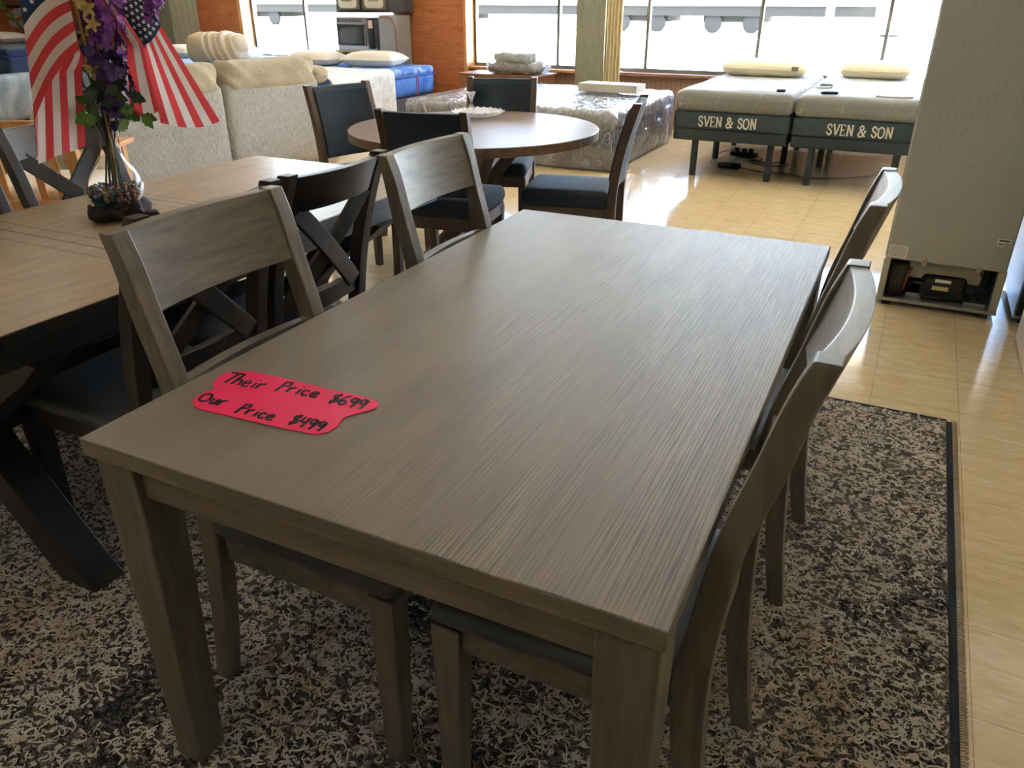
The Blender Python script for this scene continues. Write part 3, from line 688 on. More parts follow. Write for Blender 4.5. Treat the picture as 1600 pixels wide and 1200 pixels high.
for i, (fx, tip) in enumerate([(-.012, (.10, .02, .50)), (.03, (.0, .02, .52)), (.0, (.09, .05, .62))]):
    o, pts = stem_obj('bare_stem', ['dark bare stem standing in the vase, leaning right', 'dark bare stem standing in the vase, leaning left', 'dark bare stem at the back of the vase'][i], 'stem', 'bare stems in the vase', (fx, .012*i, .10), tip, r=.003)
    b = MB()
    for k in range(9): 
        p = Vector(pts[-1-k]); leafshape(b, p, (rnd(-1, 1), rnd(-.6, .6), rnd(-.2, 1)), rnd(.03, .05), .006)
    b.build('leaves', DLEAF, o)

RED = M('flag_red', (220, 74, 80), .75); WHT = M('flag_white', (226, 218, 214), .75); NAV = M('flag_navy', (40, 56, 84), .75); STAR = plain('flag_star', (232, 232, 232), .7)
for q in (RED, WHT, NAV):
    c_ = tuple(q.b.inputs['Base Color'].default_value); tr = q.n('ShaderNodeBsdfTranslucent', {'Color': c_}); mx = q.n('ShaderNodeMixShader', {0: .35, 1: q.b.outputs[0], 2: tr.outputs[0]})
    q.t.links.new(mx.outputs[0], q.t.nodes['Material Output'].inputs[0])
def flag(name, label, F, stick):
    """F(s, t) -> local point; s across the stripes (0 = top stripe), t along them (0 = hoist)"""
    o = tag(bpy.data.objects.new(name, None), label, 'flag', 'small flags in the vase'); col.objects.link(o); o.location = VO; o.rotation_euler = (0, 0, VA)
    b = MB(); NS, NT = 52, 60
    vs = [F(i/NS, j/NT) for i in range(NS+1) for j in range(NT+1)]; fs = []; mi = []
    for i in range(NS):
        for j in range(NT):
            fs.append((i*(NT+1)+j, (i+1)*(NT+1)+j, (i+1)*(NT+1)+j+1, i*(NT+1)+j+1))
            mi.append(2 if (i < 28 and j/NT < .4) else (0 if (i//4) % 2 == 0 else 1))
    b.add(vs, fs); b.mi = mi
    b.build('cloth', [RED.m, WHT.m, NAV.m], o, smooth=True)
    b = MB()
    for r_ in range(9):
        for c_ in range(6 if r_ % 2 == 0 else 5):
            s = .538*(r_+1)/10; tt = .4*(2*c_+1+(r_ % 2))/12
            p = Vector(F(s, tt)); du = (Vector(F(s+.004, tt))-p); dv = (Vector(F(s, tt+.004))-p); du.normalize(); dv.normalize(); n_ = du.cross(dv).normalized(); dv = n_.cross(du)
            for sg in (-1, 1):
                base = p+n_*.0012*sg; pts = []
                for k in range(10):
                    a = k*math.pi/5; rr = .0075 if k % 2 == 0 else .003; pts.append(base-du*math.cos(a)*rr+dv*math.sin(a)*rr)
                b.add([base]+pts, [(0, 1+k, 1+(k+1) % 10) for k in range(10)])
    b.build('stars', STAR, o)
    b = MB(); b.tube(cr(stick, 6), .0035, 8); b.build('stick', plain('flag_stick', (170, 140, 90), .6) if 'flag_stick' not in bpy.data.materials else bpy.data.materials['flag_stick'], o, smooth=True)
def lerp(a, b, t): return tuple(a[i]*(1-t)+b[i]*t for i in range(len(a)))
def sm(t): return t*t*(3-2*t)
def pw(ts, ps, t):
    return tuple(float(np.interp(t, ts, [p[j] for p in ps])) for j in range(len(ps[0])))
def F1(s, t):
    Ls = pw((0, .54, 1), ((-.10, .84), (-.118, .56), (-.152, .318)), s); Rs = pw((0, .54, 1), ((.02, .84), (.006, .645), (.0, .497)), s)
    Bt = pw((0, .54, 1), ((-.12, .50), (-.118, .44), (-.006, .44)), s); Bb = pw((0, .54, 1), ((-.165, .26), (-.172, .196), (-.040, .236)), s)
    if t < .4:
        k = t/.4; x, z = lerp(Ls, Rs, k); z += .022*math.sin(math.pi*k)*(.4+.6*s); y = -.085+.010*math.sin(s*8+k*4)
    elif t < .5:
        k = sm((t-.4)/.1); x, z = lerp(Rs, Bt, k); y = -.085+.010*math.sin(s*8+4)+(.05)*k; x += .012*math.sin(math.pi*k)
    else:
        k = (t-.5)/.5; x, z = lerp(Bt, Bb, k); y = -.035+.010*math.sin(s*8+4)*(1-k)-.02*k+.010*math.sin(s*19)*k
    return (x, y, z)
flag('small_flag', 'small stars and stripes flag drooping at the left of the bouquet', F1, [(.02, .0, .09), (.03, -.01, .26), (.02, -.05, .5), (.012, -.07, .80)])
def F2(s, t):
    # edge (s=0) outer right, fold line at s=.55, s=1 tucked in at the left
    e0 = pw((0, .4, 1), ((.175, .71), (.232, .552), (.352, .277)), t); e1 = pw((0, .4, 1), ((.09, .69), (.172, .50), (.178, .282)), t); e2 = pw((0, .4, 1), ((.055, .66), (.115, .52), (.088, .362)), t)
    if s < .54: k = s/.54; x, z = lerp(e0, e1, k); z -= .018*math.sin(math.pi*k)*t; y = -.005+.012*math.sin(k*5+t*4)-.012*t
    else:
        k = (s-.54)/.46; x, z = lerp(e1, e2, k); y = -.005+.012*math.sin(5+t*4)-.012*t-.035*math.sin(k*math.pi)+.02*k; z += .02*math.sin(k*9)*t; x += .02*math.sin(k*6.28)*t
    return (x, y, z)
flag('small_flag', 'small stars and stripes flag spread to the right of the bouquet', F2, [(.012, .0, .09), (.03, .0, .26), (.09, -.01, .5), (.16, -.02, .80)])

# ------------------------------------------------------------ sofa and striped bundle
CHEN = fabric('beige_chenille', (140, 137, 130), (196, 193, 186), 70, .9, (1, 3, .35), .95, 3, dist=.006, wb=.15)
CHEN2 = fabric('tan_velour', (158, 146, 122), (186, 174, 150), 60, .4, (1, 1, 1), .95, 3)
t = thing('reclining_sofa', 'beige chenille reclining sofa with its back towards the dining tables', 'sofa', (-4.86, 5.9, 0), R(-11.3))
# local +y runs along the back away from camera; the back faces +x; origin at its far right corner
def wr(q):
    d = .022*noise.noise(Vector((q.x*5, q.y*4, q.z*7)))+.018*math.sin(q.y*38+q.z*34)*math.exp(-((abs(abs(q.y)-.46))/.17)**2)-.02*(abs(q.y)/.48)**6
    return Vector((q.x+d, q.y, q.z+d*.8))
for k in range(2):
    yc = -.49-.98*k
    MB().rbox((-.07, yc, .40), (.14, .97, .72), .05, 10, lambda q: Vector((q.x+.008*noise.noise(q*4), q.y, q.z))).build('back_panel', CHEN, t, smooth=True)
    MB().rbox((-.13, yc, .80), (.29, .96, .25), .085, 18, wr).build('head_cushion', CHEN2, t, smooth=True)
    MB().rbox((-.48, yc, .33), (.66, .95, .30), .08, 8, wr).build('seat_cushion', CHEN2, t, smooth=True)
MB().rbox((-.45, .06, .34), (.86, .20, .60), .09, 8, wr).build('armrest', CHEN2, t, smooth=True)
MB().rbox((-.45, -2.07, .34), (.86, .20, .60), .09, 8, wr).build('armrest', CHEN2, t, smooth=True)
MB().rbox((-.13, .035, .765), (.26, .18, .15), .06, 6, wr).build('wing_cushion', CHEN2, t, smooth=True)
MB().box(-.82, -.03, -1.95, -.02, .0, .17).build('base', CHEN, t)
m = M('striped_cover', rough=.9); sp = m.n('ShaderNodeSeparateXYZ', {0: m.n('ShaderNodeTexCoord').outputs['Object']})
x_ = m.math('ADD', sp.outputs[0], m.math('MULTIPLY', sp.outputs[2], .3)); s_ = m.math('SINE', m.math('MULTIPLY', x_, 70)); k_ = m.math('MULTIPLY', m.math('GREATER_THAN', s_, .35), m.math('GREATER_THAN', x_, -.02))
m.base(m.mix(k_, (190, 174, 144), (222, 214, 200))); STRIPE = m.m
def bun(q):
    d = .02*noise.noise(q*7)+.012*math.sin(q.x*40+q.z*12)*(1 if q.x > 0 else .2); return Vector((q.x, q.y-d, q.z+d))
# ------------------------------------------------------------ beds
LBLUE = fabric('pale_blue_quilt', (128, 168, 214), (160, 196, 232), 30, .5, (1, 1, 1), .8, 5)
BLUE = M('blue_mattress_quilt', rough=.75)
sp = BLUE.n('ShaderNodeSeparateXYZ', {0: BLUE.n('ShaderNodeTexCoord').outputs['Object']})
f = BLUE.math('PINGPONG', sp.outputs[2], .022); g = BLUE.noise(BLUE.coord(), 6, 3)
BLUE.base(BLUE.ramp(g, [(.4, (52, 98, 176)), (.62, (78, 128, 200))])); BLUE.bump(f, .6, .01)
BTOP = M('blue_mattress_top', rough=.8); g = BTOP.noise(BTOP.coord(), 5, 2, .5, 1); BTOP.base(BTOP.ramp(g, [(.46, (78, 120, 188)), (.54, (138, 166, 206))])); BTOP.bump(g, .5, .02)
CREAMQ = fabric('cream_woven_spread', (196, 190, 182), (232, 230, 226), 70, .9, (1, 1, 1), .9, 14, dist=.006)
NAVYQ = fabric('navy_quilt', (44, 56, 84), (66, 80, 112), 40, .4)
def bed(name, label, loc, sx, sy, top, sidem, topm, split=.04):
    t = thing(name, label, 'bed', loc)
    MB().box(.04, sx-.04, .04, sy-.04, 0, top-.32).build('foundation', plain('bed_foundation', (80, 80, 84), .9) if 'bed_foundation' not in bpy.data.materials else bpy.data.materials['bed_foundation'], t, bevel=.01)
    MB().rbox((sx/2, sy/2, top-.19), (sx, sy, .26), .07, 10).build('mattress', sidem, t, smooth=True)
    MB().rbox((sx/2, sy/2, top-.045), (sx-.01, sy-.01, .09), .04, 12, lambda q: Vector((q.x, q.y, q.z+.006*math.sin(q.x*25)*math.sin(q.y*25)*(q.z > 0)))).build('pillow_top', topm, t, smooth=True)
    b = MB(); z = top-.09; i_ = -.003
    b.tube([(i_, i_, z), (sx-i_, i_, z), (sx-i_, sy-i_, z), (i_, sy-i_, z), (i_, i_, z)], .008, 6)
    b.build('piping', plain('bed_piping', (40, 70, 130), .7) if 'bed_piping' not in bpy.data.materials else bpy.data.materials['bed_piping'], t, smooth=True)
    return t
t = bed('mattress_bed', 'bright blue quilted mattress with cream spread beside the wood panel', (-7.0, 6.78, 0), 1.56, 2.04, .64, BLUE.m, BTOP.m)
b = MB()
for dx in (0, .012): b.box(1.5605, 1.566, 1.60+dx*3, 1.608+dx*3, .33, .54)
b.build('label_stripe', plain('red_ribbon', (190, 60, 90), .7), t)
def spread(u, v):  # lies over the foot half and hangs over the side facing the room
    y = .0-.03+1.12*v; s = u*2.35
    W_ = 1.575
    if s < W_-.05: x, z = s, .652
    else:
        a = min((s-(W_-.05))/.09, 1)*math.pi/2; x = W_-.05+.065*math.sin(a); z = .652-.065*(1-math.cos(a)); ex = max(0, s-(W_-.05)-.09)
        z -= ex; x += .02*math.sin(y*14)*ex+.012
    return (x, y, max(z, .05)+.004*math.sin(y*9+x*7))
tag(MB().grid(spread, 60, 40).build('bedspread', CREAMQ, loc=(-7.0, 6.78, 0), smooth=True, thick=.01), 'cream woven bedspread draped over the bright blue mattress edge', 'bedspread')
bed('mattress_bed', 'pale blue mattress behind the sofa with white pillows in a row', (-9.6, 7.0, 0), 2.0, 2.04, .66, LBLUE, LBLUE)
bed('mattress_bed', 'navy mattress behind the grey marbled sofa at the left edge', (-13.4, 6.9, 0), 2.6, 1.9, .78, NAVYQ, NAVYQ)
PIL = plain('pillow_white', (228, 222, 208), .85, bump=.1, bscale=30)
def pillow_mesh(a, c, hgt):
    def top(sg):
        def f(u, v):
            x, y = 2*u-1, 2*v-1; k = max(0, (1-x**4)*(1-y**4))**.55
            pin = 1-.07*(1-abs(x))*y*y*0-.06*(1-x*x)*abs(y)**3
            pin2 = 1-.06*(1-y*y)*abs(x)**3
            return (a/2*x*pin2, c/2*y*pin, sg*hgt/2*k)
        return f
    b = MB(); b.grid(top(1), 22, 16); b.grid(top(-1), 22, 16); return b
def pillow(label, loc, rz, a, c, hgt, tilt=0, mt=PIL, group='loose bed pillows'):
    t = thing('pillow', label, 'pillow', loc, rz, group)
    o = pillow_mesh(a, c, hgt).build('cover', mt, t, smooth=True, rot=(R(tilt), 0, 0)); 
    b = MB(); b.tube([(a/2*.985*math.copysign(abs(math.cos(q))**.22, math.cos(q)), c/2*.985*math.copysign(abs(math.sin(q))**.22, math.sin(q)), 0) for q in np.linspace(0, 2*math.pi, 49)], .003, 5)
    b.build('piping', mt, t, rot=(R(tilt), 0, 0), smooth=True)
pillow('white pillow on the bright blue mattress, in front of the microwave oven', (-6.0, 8.35, .72), R(8), .70, .48, .18)
pillow('white pillow on the bright blue mattress, next to the striped bundle', (-6.72, 8.15, .72), R(4), .62, .48, .18)
pillow('white pillow on the pale blue mattress, against the striped bundle', (-8.30, 8.40, .73), R(3), .66, .48, .17)
pillow('white pillow on the pale blue mattress, behind the flag', (-9.1, 8.25, .73), R(-3), .74, .48, .17)
pillow('white pillow on the navy mattress at the left photo edge', (-12.4, 7.9, .85), 0, .7, .48, .16)
tag(MB().rbox((0, 0, .18), (.72, .44, .36), .15, 12, bun).build('striped_bundle', STRIPE, loc=(-7.72, 7.55, .655), rot=(0, 0, R(12)), smooth=True), 'beige bundle of striped bedding resting behind the sofa', 'bedding')

# grey marbled sofa far left, and oak chair
m = M('grey_marbled_cloth', rough=.85); f = m.noise(m.coord((1, 1, .6)), 3, 5, .6, 1.5); m.base(m.ramp(f, [(.3, (96, 106, 112)), (.55, (150, 158, 160)), (.75, (176, 182, 182))])); MARB = m.m
t = thing('marbled_sofa', 'grey marbled fabric sofa at the left edge behind the X-back chair', 'sofa', (-11.7, 5.3, 0))
MB().rbox((1.2, 0, .40), (2.4, .26, .66), .08, 10).build('backrest', MARB, t, smooth=True)
MB().rbox((1.2, .5, .28), (2.3, .8, .34), .08, 8).build('seat', MARB, t, smooth=True)
for x in (.04, 2.36): MB().rbox((x, .45, .36), (.22, .95, .50), .08, 6).build('armrest', MARB, t, smooth=True)
for x in (.2, 2.2): MB().box(x-.03, x+.03, -.05, .01, 0, .09).box(x-.03, x+.03, .8, .86, 0, .12).build('leg', W_DARK, t)

t = thing('oak_glider', 'honey oak slat-back armchair behind the trestle table and vase', 'chair', (-4.56, 2.93, 0), R(30))
for x in (-.36, .36):
    MB().bar((x, -.30, .0), (x, -.34, .80), .06, .05).build('post', W_OAK, t, bevel=.003)
    MB().box(x-.03, x+.03, .26, .32, 0, .57).build('leg', W_OAK, t, bevel=.003)
    MB().box(x-.055, x+.055, -.34, .40, .57, .60).build('armrest', W_OAK, t, bevel=.006)
    MB().box(x-.02, x+.02, -.29, .27, .15, .21).build('side_rail', W_OAK, t, bevel=.003)
MB().box(-.33, .33, -.36, -.33, .72, .80).build('top_rail', W_OAK, t, bevel=.003)
MB().box(-.33, .33, -.33, -.30, .30, .37).build('lower_rail', W_OAK, t, bevel=.003)
for k in range(6): MB().bar((-.25+.1*k, -.315, .37), (-.25+.1*k, -.345, .72), .04, .014, up=(0, 1, 0)).build('slat', W_OAK, t)
MB().rbox((0, 0, .36), (.64, .58, .14), .05, 5).build('seat', plain('cream_cushion', (222, 208, 184), .9), t, smooth=True)

# ------------------------------------------------------------ branded beds by the window
MT = M('grey_mattress_cover', rough=.85, sheen=.2)
v = MT.coord((1, 1, 1)); f = MT.noise(v, 2.2, 2, .5, 2.5); r1 = MT.math('LESS_THAN', MT.math('ABSOLUTE', MT.math('SUBTRACT', f, .52)), .006)
MT.base(MT.mix(r1, (128, 130, 126), (176, 178, 174))); MT.bump(MT.noise(MT.coord(), 12, 2), .2, .01); MT = MT.m
BASE = plain('slate_bed_base', (46, 56, 62), .85, bump=.3, bscale=400); BAND = plain('dark_teal_band', (52, 66, 72), .85, bump=.3, bscale=400)
SER = {
 'S': [[(.42, .78), (.24, .98), (.06, .8), (.14, .58), (.36, .42), (.42, .2), (.24, .02), (.04, .22)], [(.42, .92), (.42, .68)], [(.04, .1), (.04, .32)]],
 'V': [[(.05, .97), (.28, .02)], [(.28, .02), (.52, .97)], [(-.04, .97), (.16, .97)], [(.42, .97), (.62, .97)]],
 'E': [[(.08, 0), (.08, 1)], [(0, .02), (.42, .02), ], [(0, .98), (.42, .98)], [(.08, .5), (.3, .5)], [(.42, .02), (.44, .22)], [(.42, .98), (.42, .8)], [(.3, .4), (.3, .6)]],
 'N': [[(.1, 0), (.1, .98)], [(.1, .98), (.5, .02)], [(.5, .02), (.5, 1)], [(0, .02), (.2, .02)], [(.0, .98), (.14, .98)], [(.4, .98), (.6, .98)]],
 'O': [[(.27, .99), (.04, .75), (.04, .25), (.27, .01), (.5, .25), (.5, .75), (.27, .99)]],
 '&': [[(.62, .55), (.4, .1), (.15, .02), (.03, .22), (.2, .48), (.42, .7), (.36, .95), (.18, .92), (.14, .7), (.34, .36), (.62, .02)], [(.5, .55), (.72, .55)]]}
TXT = plain('cream_lettering', (216, 212, 200), .7)
def letters(b, text, x, size, wdt, up):
    for ch in text:
        if ch == ' ': x += .28*size; continue
        for s in SER[ch]:
            k = 1.0 if len(s) > 2 or abs(s[0][1]-s[1][1]) > .5 else .55
            ribbon(b, [(x+p[0]*size, p[1]*size) for p in s], wdt*k, 0, up=up)
        x += {'S': .56, 'V': .64, 'E': .56, 'N': .74, 'O': .66, '&': .86}[ch]*size
    return x
def legs6(t, xs):
    for yy in (.07, .92, 1.78):
        for x in xs: MB().box(x-.024, x+.024, yy-.024, yy+.024, 0, .30).build('leg', BASE, t, bevel=.003)
def sbed(label, x0, lx, tx=.215):
    t = thing('adjustable_bed', label, 'bed', (x0, 6.79, 0), 0, 'branded adjustable beds by the window')
    legs6(t, lx)
    MB().box(.005, .945, .005, 2.03, .30, .395).build('bed_base', BASE, t, bevel=.012)
    MB().rbox((.475, 1.02, .465), (.955, 2.04, .14), .02, 6).build('mattress_band', BAND, t, smooth=True)
    MB().rbox((.475, 1.02, .615), (.965, 2.05, .17), .06, 10, lambda q: Vector((q.x, q.y, q.z+.004*math.sin(q.x*9)*math.sin(q.y*7)*(q.z > 0)))).build('mattress', MT, t, smooth=True)
    b = MB(); letters(b, 'SVEN & SON', tx, .083, .0112, lambda p, z: (p[0], -.0015-z*0-(.002 if z > 0 else 0), p[1]+.418))
    b.build('lettering', TXT, t, label='cream SVEN & SON lettering')
    return t
sbed('grey adjustable bed with brand band, beside the plastic-wrapped mattress', -1.835, (.19, .82))
sbed('grey adjustable bed with brand band, beside the refrigerator', -.865, (.17, .80), .265)
FOAM = plain('cream_pillow_cloth', (228, 218, 190), .85)
def fpil(label, loc, a):
    t = thing('foam_pillow', label, 'pillow', loc, 0, 'cream foam pillows on the branded beds')
    MB().rbox((0, 0, 0), (a, .42, .15), .075, 10, lambda q: Vector((q.x, q.y*(1-.1*(abs(q.x)/(a/2))**3), q.z*(1-.25*(abs(q.x)/(a/2))**3)))).build('cover', FOAM, t, smooth=True)
    MB().tube([(a/2*.99*math.copysign(abs(math.cos(q))**.35, math.cos(q)), .212*math.copysign(abs(math.sin(q))**.35, math.sin(q)), 0) for q in np.linspace(0, 2*math.pi, 49)], .004, 5).build('seam', FOAM, t)
    return t
p_ = fpil('long cream foam pillow on the bed beside the wrapped mattress', (-1.40, 8.43, .772), .80)
MB().box(.27, .33, -.213, -.205, -.01, .03).build('label', plain('pillow_tag_grey', (120, 110, 92), .7), p_)
fpil('short cream foam pillow on the bed beside the refrigerator', (-.42, 8.62, .772), .62)
tag(MB().box(-.13, .13, -.055, .055, 0, .002).build('leaflet', WHITE, loc=(-1.20, 6.98, .703), rot=(0, 0, R(-8))), 'white leaflet lying near the foot of the first branded bed', 'paper')
tag(MB().box(-.12, .14, -.045, .045, 0, .012).build('booklet', WHITE, loc=(-.18, 6.96, .703), rot=(0, 0, R(3))), 'white booklet at the foot of the bed next to the refrigerator', 'booklet')
def remote(label, loc, rz, ln):
    t = thing('bed_remote', label, 'remote control', loc, rz, 'bed remotes')
    MB().rbox((0, 0, .012), (ln, .045, .022), .01, 2).build('body', BLACK, t, smooth=True)
    b = MB(); [b.box(-ln*.3+.018*k, -ln*.3+.018*k+.01, -.012, .012, .0235, .025) for k in range(5)]; b.build('buttons', plain('grey_buttons', (120, 120, 124), .6) if 'grey_buttons' not in bpy.data.materials else bpy.data.materials['grey_buttons'], t)
remote('short dark bed remote at the foot of the first branded bed', (-1.01, 6.93, .702), R(15), .07)
remote('long dark bed remote at the foot of the second branded bed', (-.64, 6.93, .702), R(20), .13)
t = thing('power_cable', 'white coiled power cable lying on top where the two branded beds meet', 'cable', (-.82, 7.3, .703))
MB().tube(cr([(-.05, -.25, .006), (-.06, -.05, .006), (.0, .15, .008), (.09, .22, .01), (.14, .12, .012), (.06, .06, .012), (.01, .16, .014), (.12, .22, .014)], 6), .006, 6).build('cord', WHITE, t, smooth=True)
MB().rbox((.1, .14, .02), (.1, .06, .035), .012, 2).build('connector', plain('grey_connector', (110, 125, 128), .5), t, smooth=True)
# under-bed electrics
t = thing('power_adapter', 'black power adapter brick on the floor under the first branded bed', 'adapter', (-1.42, 7.3, 0), R(-12))
MB().rbox((0, 0, .022), (.20, .075, .044), .01, 2).build('brick', BLACK, t, smooth=True)
MB().tube(cr([(.1, 0, .02), (.28, -.02, .006), (.5, .04, .006), (.75, .0, .006), (.95, .15, .006), (1.15, .45, .006)], 6), .004, 6).build('cord', BLACK, t, smooth=True)
t = thing('power_strip', 'dark power strip with plugs on the floor behind the power adapter', 'power strip', (-1.42, 7.95, 0), R(-8))
MB().rbox((0, 0, .02), (.26, .06, .04), .008, 2).build('housing', BLACK, t, smooth=True)
for x in (-.07, 0, .07): MB().box(x-.018, x+.018, -.018, .018, .04, .075).build('plug', BLACK, t, bevel=.003)
MB().tube(cr([(.12, 0, .02), (.22, -.1, .005), (.12, -.18, .005), (.3, -.22, .005), (.42, -.1, .005), (.5, -.25, .005), (.36, -.36, .005), (.2, -.3, .005)], 6), .004, 6).tube(cr([(-.1, 0, .06), (-.18, -.2, .04), (-.14, -.5, .02), (-.1, -.62, .02)], 6), .0035, 6).build('cord', BLACK, t, smooth=True)

# ------------------------------------------------------------ plastic-wrapped mattress set
t = thing('wrapped_mattress', 'grey and navy mattress set wrapped in crinkled clear plastic', 'mattress', (-3.36, 7.52, 0))
GQ = fabric('grey_foundation_cloth', (112, 112, 116), (140, 140, 146), 60, .4); GQT = fabric('grey_quilted_top', (170, 166, 158), (206, 204, 198), 30, .5)
NVB = fabric('navy_mattress_side', (44, 66, 112), (62, 86, 134), 60, .4)
MB().rbox((0, 0, .10), (2.06, 1.78, .19), .03, 6).build('foundation', GQ, t, smooth=True)
MB().rbox((0, 0, .27), (2.05, 1.77, .14), .04, 6).build('mattress_side', NVB, t, smooth=True)
MB().rbox((0, 0, .42), (2.06, 1.78, .17), .07, 8).build('pillow_top', GQT, t, smooth=True)
def crk(q):
    n1 = noise.noise(q*3.1); n2 = abs(noise.noise(q*9+Vector((4, 2, 1)))); n3 = abs(noise.noise(Vector((q.x*22, q.y*22, q.z*8))))
    k = 1+.016*n1-.022*n2-.006*n3; zz = q.z*(1+.02*n1)-.02*n2*(q.z > 0)
    return Vector((q.x*k, q.y*k, max(-.262, zz)))
MB().rbox((0, 0, .265), (2.16, 1.88, .53), .06, 46, crk).build('plastic_wrap', PLASTIC, t, smooth=True)
tag(MB().box(-.31, .31, -.13, .13, 0, .075).build('long_box', plain('beige_carton', (206, 198, 182), .8), loc=(-2.78, 7.85, .545), rot=(0, 0, R(-3)), bevel=.004), 'long pale carton lying on top of the plastic-wrapped mattress', 'box')
# bundle on crate
t = thing('wooden_crate', 'low brown wooden crate under the window behind the wrapped mattress', 'crate', (-4.6, 8.95, 0))
CRW = wood('crate_wood', (130, 88, 60), (160, 112, 78), 'x', 5, 8)
MB().box(-.42, .62, -.24, .24, 0, .555).build('body', CRW, t, bevel=.004)
MB().box(-.44, .64, -.26, .26, .555, .575).build('lid', CRW, t, bevel=.003)
t = thing('wrapped_bundle', 'plastic-wrapped bundle of folded cream and green bedding by the window', 'bedding', (-4.36, 8.93, .577))
def fold(q): return Vector((q.x*(1+.12*noise.noise(q*6)), q.y*(1+.12*noise.noise(q*5)), q.z+.03*noise.noise(q*9)))
MB().rbox((0, 0, .06), (.62, .36, .12), .05, 8, fold).build('folded_quilt', fabric('cream_quilt', (206, 200, 176), (228, 224, 208), 40, .5), t, smooth=True)
MB().rbox((-.02, 0, .17), (.46, .3, .12), .05, 8, fold).build('green_throw', fabric('sage_throw', (110, 130, 112), (196, 190, 150), 8, .6, big=9), t, smooth=True)
MB().rbox((.02, 0, .125), (.74, .42, .25), .09, 20, crk).build('plastic_wrap', PLASTIC, t, smooth=True)

# ------------------------------------------------------------ appliances at the far wall
t = thing('appliance_stand', 'low brown cabinet under the microwave oven', 'cabinet', (-6.95, 8.90, 0))
MB().box(0, .64, -.05, .28, 0, .75).build('body', W_DARK, t, bevel=.003); MB().box(-.02, .66, -.06, .29, .75, .775).build('top', wood('tan_shelf', (170, 140, 100), (190, 160, 118), 'x'), t, bevel=.003)
t = thing('microwave_oven', 'stainless over-the-range microwave oven standing in front of the window', 'microwave', (-6.93, 8.86, .777))
MB().box(0, .60, 0, .32, 0, .385).build('body', STEEL, t, bevel=.004)
q = MB().box(.02, .46, -.02, 0, .055, .30).build('door', BLACK, t, bevel=.004)
MB().box(.05, .43, -.024, -.02, .08, .28).build('window', plain('dark_glass', (30, 40, 52), .08), q)
MB().tube([(.475, -.045, .06), (.475, -.045, .29)], .008, 8).build('handle', STEEL, t)
MB().box(.50, .595, -.018, 0, .02, .375).build('control_panel', BLACK, t, bevel=.002)
MB().box(.515, .58, -.0195, -.018, .26, .35).build('notice', plain('pinkish_paper', (222, 200, 194), .7), t)
b = MB(); [b.box(.03+.055*k, .07+.055*k, -.006, 0, .325, .365) for k in range(7)]; b.build('vent', plain('vent_grey', (96, 96, 100), .5), t)
t = thing('appliance_crate', 'grey appliance back with brown cardboard rim beside the wood panel', 'appliance', (-6.27, 8.86, 0))
MB().box(0, .28, 0, .3, 0, 1.19).build('body', plain('grey_sheet_metal', (160, 162, 160), .5, .2), t, bevel=.01)
b = MB(); b.box(-.05, -.001, .1, .3, .78, 1.19); b.build('side_panel', bpy.data.materials['grey_sheet_metal'], t)
b = MB(); b.tube(cr([(.02, -.012, 1.17), (.16, -.012, 1.165), (.235, -.012, 1.10), (.255, -.012, .98), (.262, -.012, .6), (.262, -.012, .1)], 5), .012, 8); b.build('cardboard_rim', plain('brown_card', (150, 116, 98), .9), t)
t = thing('wall_display', 'dark display board with two framed cream signs above the microwave', 'display board', (-7.0, 8.98, 1.215))
MB().box(0, 1.05, 0, .2, 0, 1.2).build('board', plain('charcoal_board', (74, 74, 76), .7), t, bevel=.004)
for k, x in enumerate((.03, .44)):
    f_ = MB().box(x, x+.36, -.03, 0, .03, .5).build('frame', plain('taupe_frame', (112, 104, 90), .7) if 'taupe_frame' not in bpy.data.materials else bpy.data.materials['taupe_frame'], t, bevel=.004)
    MB().rbox((x+.18, -.032, .22), (.29, .012, .34), .05, 2).build('sign_face', plain('cream_sign', (214, 206, 180), .6) if 'cream_sign' not in bpy.data.materials else bpy.data.materials['cream_sign'], f_)
    b = MB()
    for r_, wd in ((0, .16), (1, .17)):
        for j in range(9): b.box(x+.095+wd*j/9, x+.095+wd*j/9+.011, -.0405, -.0385, .125+.045*r_, .155+.045*r_)
    b.build('printed_text', plain('sign_print', (130, 132, 116), .7) if 'sign_print' not in bpy.data.materials else bpy.data.materials['sign_print'], f_)
t = thing('picture_frame', 'dark framed mirror on the orange wood wall at upper left', 'mirror', (-14.3, 9.24, 1.22))
MB().box(0, .9, -.03, 0, 0, .05).box(0, .05, -.03, 0, .05, .9).box(.85, .9, -.03, 0, .05, .9).box(.05, .85, -.03, 0, .85, .9).build('frame', W_DARK, t)
MB().box(.05, .85, -.015, -.008, .05, .85).build('glass', plain('mirror_glass', (190, 190, 180), .1, .9), t)

